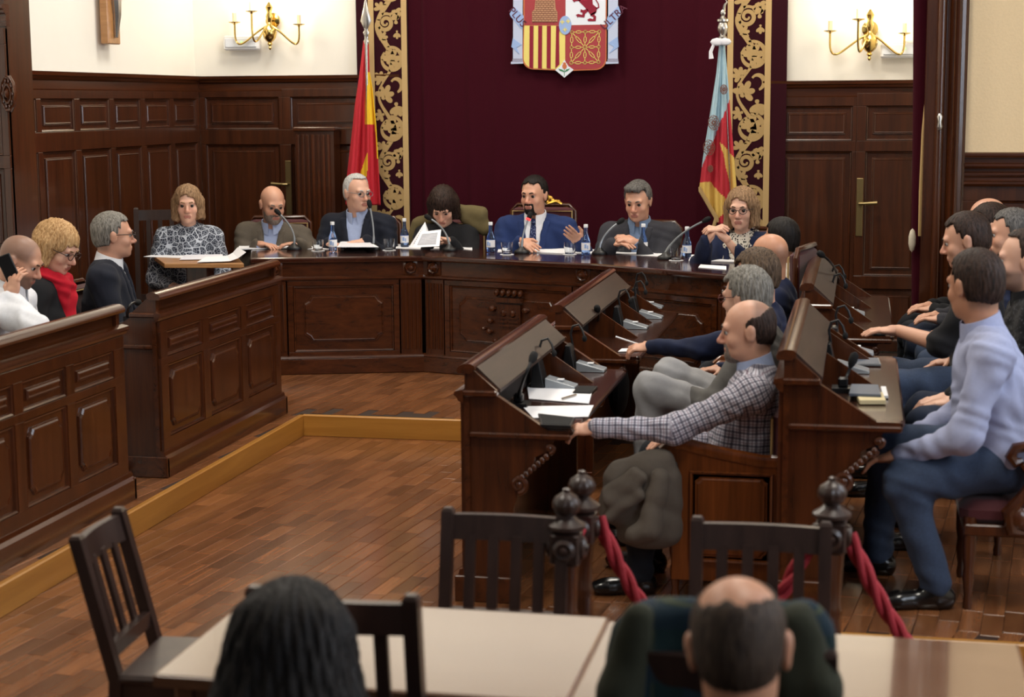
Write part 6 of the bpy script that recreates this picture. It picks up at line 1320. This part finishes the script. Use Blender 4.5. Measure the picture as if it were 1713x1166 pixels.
person('man with curly brown hair in navy sweater writing on the second front bench', (1264, 464, 8.5), 178, hair=('curly', 'curly'), top='sweater', topmat='navyw', lean=10, hyaw=-20, hpitch=10, sk='mid', wide=1.08, legs='djeans', lh=HAND(WT(1090, 580, .79), (-.95, .1, -.1), (0, .4, -1), .6), **RX)
person('bald man in navy jacket between the curly-haired man and the black-haired man', (1286, 430, 9.25), 175, hair=('none',), brow='brown', top='jacket', topmat='navyw', inner='white', vee=.1, lean=6, hyaw=-25, hpitch=8, sk='tan', legs='dark', **RX)
person('black-haired man in cream sweater at the far end of the front right row', (1306, 402, 10.0), 170, hair=('short', 'black'), top='sweater', topmat='offwhite', lean=4, hyaw=-30, hpitch=4, sk='tan', legs='djeans', wide=1.05, **RX)
# ---- second right row
SX = dict(floor=U, s=1.08, hs=1.06, ch=.0115, fine=.0055)
person('dark-haired man in pale blue shirt and blue jeans, nearest at the right', (1630, 478, 6.62), 180, hair=('short', 'dark'), top='shirt', topmat='lilac', collar='lilac', lean=12, hyaw=-52, hpitch=6, sk='tan', wide=1.22, belly=1.15, legs='jeans', knees=[W(1512, 808, 6.36), None], feet=[W(1565, 975, 6.36), None], lh=HAND(W(1508, 762, 6.42), (-.9, .35, -.25), (0, 0, -1), .4, A3((.4, -.6, -.7))), rh=HAND(W(1520, 735, 6.8), (-.9, -.3, -.2)), **{**SX, 'ch': .0095, 'fine': .0046, 'hs': 1.1})
person('man with receding dark hair in black shirt at the right edge', (1712, 436, 7.4), 180, hair=('receding', 'dark'), beard='stubble', top='shirt', topmat='blkpat', collar='black', lean=2, hyaw=-6, hpitch=2, sk='light', wide=1.12, legs='djeans', lh=HAND(W(1600, 672, 7.3), (-.95, .1, -.15), (0, 0, -1), .4), rh=HAND(W(1590, 665, 7.5), (-.9, -.3, -.1)), **SX)
person('dark-haired man in black polo reaching a bare arm along the second-row desk', (1615, 402, 8.4), 182, hair=('short', 'dark'), top='polo', topmat='black', sleeves='short', lean=6, hyaw=-8, hpitch=14, sk='mid', wide=1.05, legs='jeans', lh=HAND(WT(1503, 553, .92), (-.97, .1, -.02), (0, .1, -1), .25, A3((.2, -.5, -.6))), rh=HAND(W(1592, 602, 8.5), (-.95, -.2, -.2)), **SX)
person('man with short dark hair in profile behind the black shirt at the right edge', (1690, 392, 9.15), 180, hair=('short', 'salt'), brow='dark', top='shirt', topmat='navyw', lean=3, hyaw=2, hpitch=4, sk='mid', legs='jeans', **SX)
person('dark-haired man mostly hidden in front of the bald head at the far right', (1654, 380, 9.8), 180, hair=('short', 'dark'), top='shirt', topmat='char', lean=4, hpitch=10, sk='mid', legs='djeans', **SX)
person('bald man at the far end of the second right row', (1649, 368, 10.25), 180, hair=('none',), brow='grey', top='shirt', topmat='black', lean=0, hpitch=4, sk='mid', legs='dark', **SX)
# ---- the public in the foreground, backs to us
FX = dict(legvis=False, floor=0.0, s=1.0, hs=1.08, legs='dark', ch=.011, fine=.005)
person('woman with long black hair seen from behind in the foreground', (494, 1092, 3.15), 92, hair=('long', 'black'), fem=True, sk='light', top='sweater', topmat='black', lean=4, hpitch=14, **{**FX, 'hs': 1.12})
person('balding man with cropped dark hair seen from behind in the foreground', (1237, 1085, 2.95), 90, hair=('crown',), brow='dark', top='sweater', topmat='black', lean=6, hpitch=16, hroll=-4, sk='tan', **FX)
# ---- their chairs
ch_ = [(-4.42, 12.35, -82), (-3.72, 12.42, -90), (-3.03, 12.45, -90), (-1.52, 12.28, -95), (-.75, 11.85, -104)]
names = ['the bearded man in grey-brown', 'the white-haired man', 'the reading woman', 'the grey-haired man in charcoal', 'the woman with glasses at the right end']
def seat_for(pos, face, z, label, **kw): return armchair('armchair', label, (pos[0], pos[1], z), rad(face - 90), **kw)
# chairs are placed from where their sitters ended up
sit = {st[0][:14]: st[3] for st in STATS}
def at(key): return [st[3] for st in STATS if st[0].startswith(key)][0]
dc = None
for key, face, who in (('bald bearded', -82, 'the bearded man in grey-brown'), ('white-haired', -90, 'the white-haired man'), ('woman with dark fringe', -90, 'the reading woman'), ('grey-haired man in dark c', -95, 'the grey-haired man in charcoal'), ('woman with glasses', -104, 'the woman with glasses at the right end')):
    p = at(key); lab = 'maroon upholstered armchair behind ' + who
    armchair('armchair', lab, (p[0], p[1], U), rad(face - 90), back=1.02, style='open', seat_h=.44)
p = at('man with black goatee'); pc = armchair('presidential_chair', 'tall maroon chair with a gilded crest behind the man in the royal blue suit', (p[0], p[1], U), rad(-180), back=1.13, style='open', seat_h=.44)
g = MB(); z = 1.15
for k in range(7): a = rad(20 + 140 * k / 6); g.sphere((.075 * math.cos(a), -.235, z + .055 * math.sin(a)), (.022, .012, .026), 8)
for k in range(5): a = rad(30 + 120 * k / 4); g.sphere((.035 * math.cos(a), -.23, z + .025 * math.sin(a)), (.016, .012, .018), 8)
for sx in (-1, 1): g.tube([(sx * .03, -.235, z), (sx * .10, -.235, z + .02), (sx * .15, -.235, z - .005), (sx * .2, -.235, z - .03)], [.016, .018, .014, .006], 8); g.sphere((sx * .11, -.235, z + .02), (.022, .012, .016), 8)
g.build('gilded_crest', M['gold'], pc, smooth=True, world=False)
for key, who, sty in (('balding goateed', 'the man in the checked shirt, side panel showing', 'panel'), ('grey-haired man with glasses in grey j', 'the man in the grey jacket', 'panel'), ('man with curly', 'the curly-haired man writing', 'panel'), ('bald man in navy', 'the bald man in navy', 'panel')):
    p = at(key); armchair('armchair', 'wooden armchair with maroon seat under ' + who, (p[0] - .10, p[1], 0), rad(90), back=.80, style=sty, seat_h=.42)
p = at('black-haired man'); armchair('armchair', 'tall dark maroon chair behind the black-haired man in cream', (p[0] - .15, p[1] + .02, 0), rad(90 - 12), back=1.18, style='open', seat_h=.44)
for key, who in (('dark-haired man in pale', 'the man in the pale blue shirt, scrolled arms showing'), ('man with receding', 'the man in the black shirt at the right edge'), ('dark-haired man in black polo', 'the man in the black polo'), ('man with short dark', 'the man in profile behind the black shirt')):
    p = at(key); armchair('armchair', 'carved armchair with maroon seat under ' + who, (p[0] + .06, p[1], U), rad(90), back=.90, style='open', seat_h=.42, ad=.15, ah=.05)
for key, who in (('shaven', 'the man on the phone'), ('blonde', 'the blonde woman'), ('grey-haired man with glasses in dark', 'the grey-haired man in the dark suit')):
    p = at(key); armchair('armchair', 'maroon armchair on the left bench under ' + who, (p[0], p[1], U), rad(-90), back=.86, style='open', seat_h=.44)
for key, who in (('woman with long', 'the long-haired woman in the foreground'), ('balding man with cropped', 'the balding man in the foreground')):
    p = at(key); slat_chair('slatted chair under ' + who, (p[0], p[1] - .22, 0), 0, .40, .62)
# thin cropped crown of the foreground man
# phone at the ear
p = W(14, 448, 7.80); ph = tag(MB().box((-.036, -.006, -.07), (.036, .006, .07), ch=.004).build('phone', M['black']), 'dark mobile phone held to the ear of the shaven-headed man', 'phone'); ph.location = p; ph.rotation_euler = (.1, -.35, .25)
# pen in the writing hand
p = W(1052, 570, 8.62); pn = tag(MB().tube([(-.07, 0, .02), (.06, 0, -.02)], .005, 6).build('pen', M['white_plastic']), 'white pen in the hand of the man writing in the navy sweater', 'pen'); pn.location = p
# ---- coats
def drape(name, label, cat, prims, mat, h=.010, k=.03, amp=.006, parts=()):
    c = np.mean([bound(p)[0] for p in prims], 0); root = thing(name, label, cat, (c[0], c[1], max(0, c[2]))); 
    for nm, pr_, mt in [('cloth', prims, mat)] + list(parts):
        D, lo, n_ = field(pr_, h, k); v, F = snet(D, lo, h); v = relax(v, F, 1, .4); v = wrinkle(v, F, amp, 1.3, .8)
        att = np.stack([v[:, 0], v[:, 2], v[:, 1]], 1); npobj(nm, v, F, [CL[mt]], root, None, att)
    return root
X3 = [A3((1, 0, 0)), A3((0, 1, 0)), A3((0, 0, 1))]
cx0, cy0 = coatchair
q_ = lambda px, py, dy=0: A3(PY(px, py, cy0 + dy))
body = [cap(q_(1085, 1028), q_(1340, 1035), .035), cap(q_(1065, 1060, -.02), q_(1040, 1200, -.06), .05, .06), cap(q_(1350, 1060, -.02), q_(1370, 1220, -.05), .05, .06)]
for t in np.linspace(0, 1, 8): body.append(cap(q_(1080 + 265 * t, 1035, -.035), q_(1055 + 310 * t, 1260, -.07), .032, .035))
for t in np.linspace(0, 1, 6): body.append(cap(q_(1095 + 240 * t, 1030, .04), q_(1090 + 250 * t, 1160, .06), .028, .03))
sl1 = [cap(q_(1072, 1032, -.05), q_(1040, 1150, -.07), .036, .05), cap(q_(1040, 1150, -.07), q_(1050, 1300, -.09), .05, .04)]; sl2 = [cap(q_(1335, 1035, -.05), q_(1368, 1150, -.07), .036, .05), cap(q_(1368, 1150, -.07), q_(1385, 1300, -.09), .05, .04), cap(q_(1310, 1045, -.06), q_(1325, 1260, -.10), .03, .04)]
drape('coat', 'dark green tartan coat draped over a chair before the balding man', 'coat', body, 'tartan', parts=[('sleeve', sl1, 'darkgreen'), ('sleeve', sl2, 'darkgreen')])
z = 6.62
c2 = lambda px, py, dy=0: A3(PY(px, py, z + dy))
parka = [cap(c2(1040, 790), c2(1110, 770), .05, .05), cap(c2(1035, 800), c2(1030, 850), .06, .07), cap(c2(1085, 790), c2(1095, 885), .07, .075), cap(c2(1120, 800), c2(1120, 890), .055, .05), cap(c2(1050, 830), c2(1070, 890), .07, .06), cap(c2(1045, 895), c2(1110, 900), .03, .03)]
flap = [cap(c2(1018, 838, -.07), c2(1075, 800, -.08), .022), cap(c2(1020, 865, -.07), c2(1070, 830, -.085), .022), cap(c2(1015, 820, -.06), c2(1060, 790, -.07), .022)]
slv_ = [cap(c2(1105, 800, -.06), c2(1085, 885, -.09), .042, .045), cap(c2(1085, 885, -.09), c2(1062, 893, -.10), .045, .04)]
drape('parka', 'grey-brown parka lying across the lap and chair of the man in the checked shirt', 'coat', parka, 'coat', .009, .04, .005, [('flap', flap, 'coat'), ('sleeve', slv_, 'coat')])
z = 12.33
oc = [cap(c2(705, 372), c2(765, 352), .05, .04), cap(c2(770, 352), c2(805, 356), .045, .05), cap(c2(800, 360), c2(815, 378), .05, .035), cap(c2(780, 365), c2(810, 385), .05, .04), cap(c2(700, 375), c2(690, 410), .05, .05)]
drape('olive_coat', 'olive coat draped over the chair behind the reading woman', 'coat', oc, 'olive', .012, .04, .005)
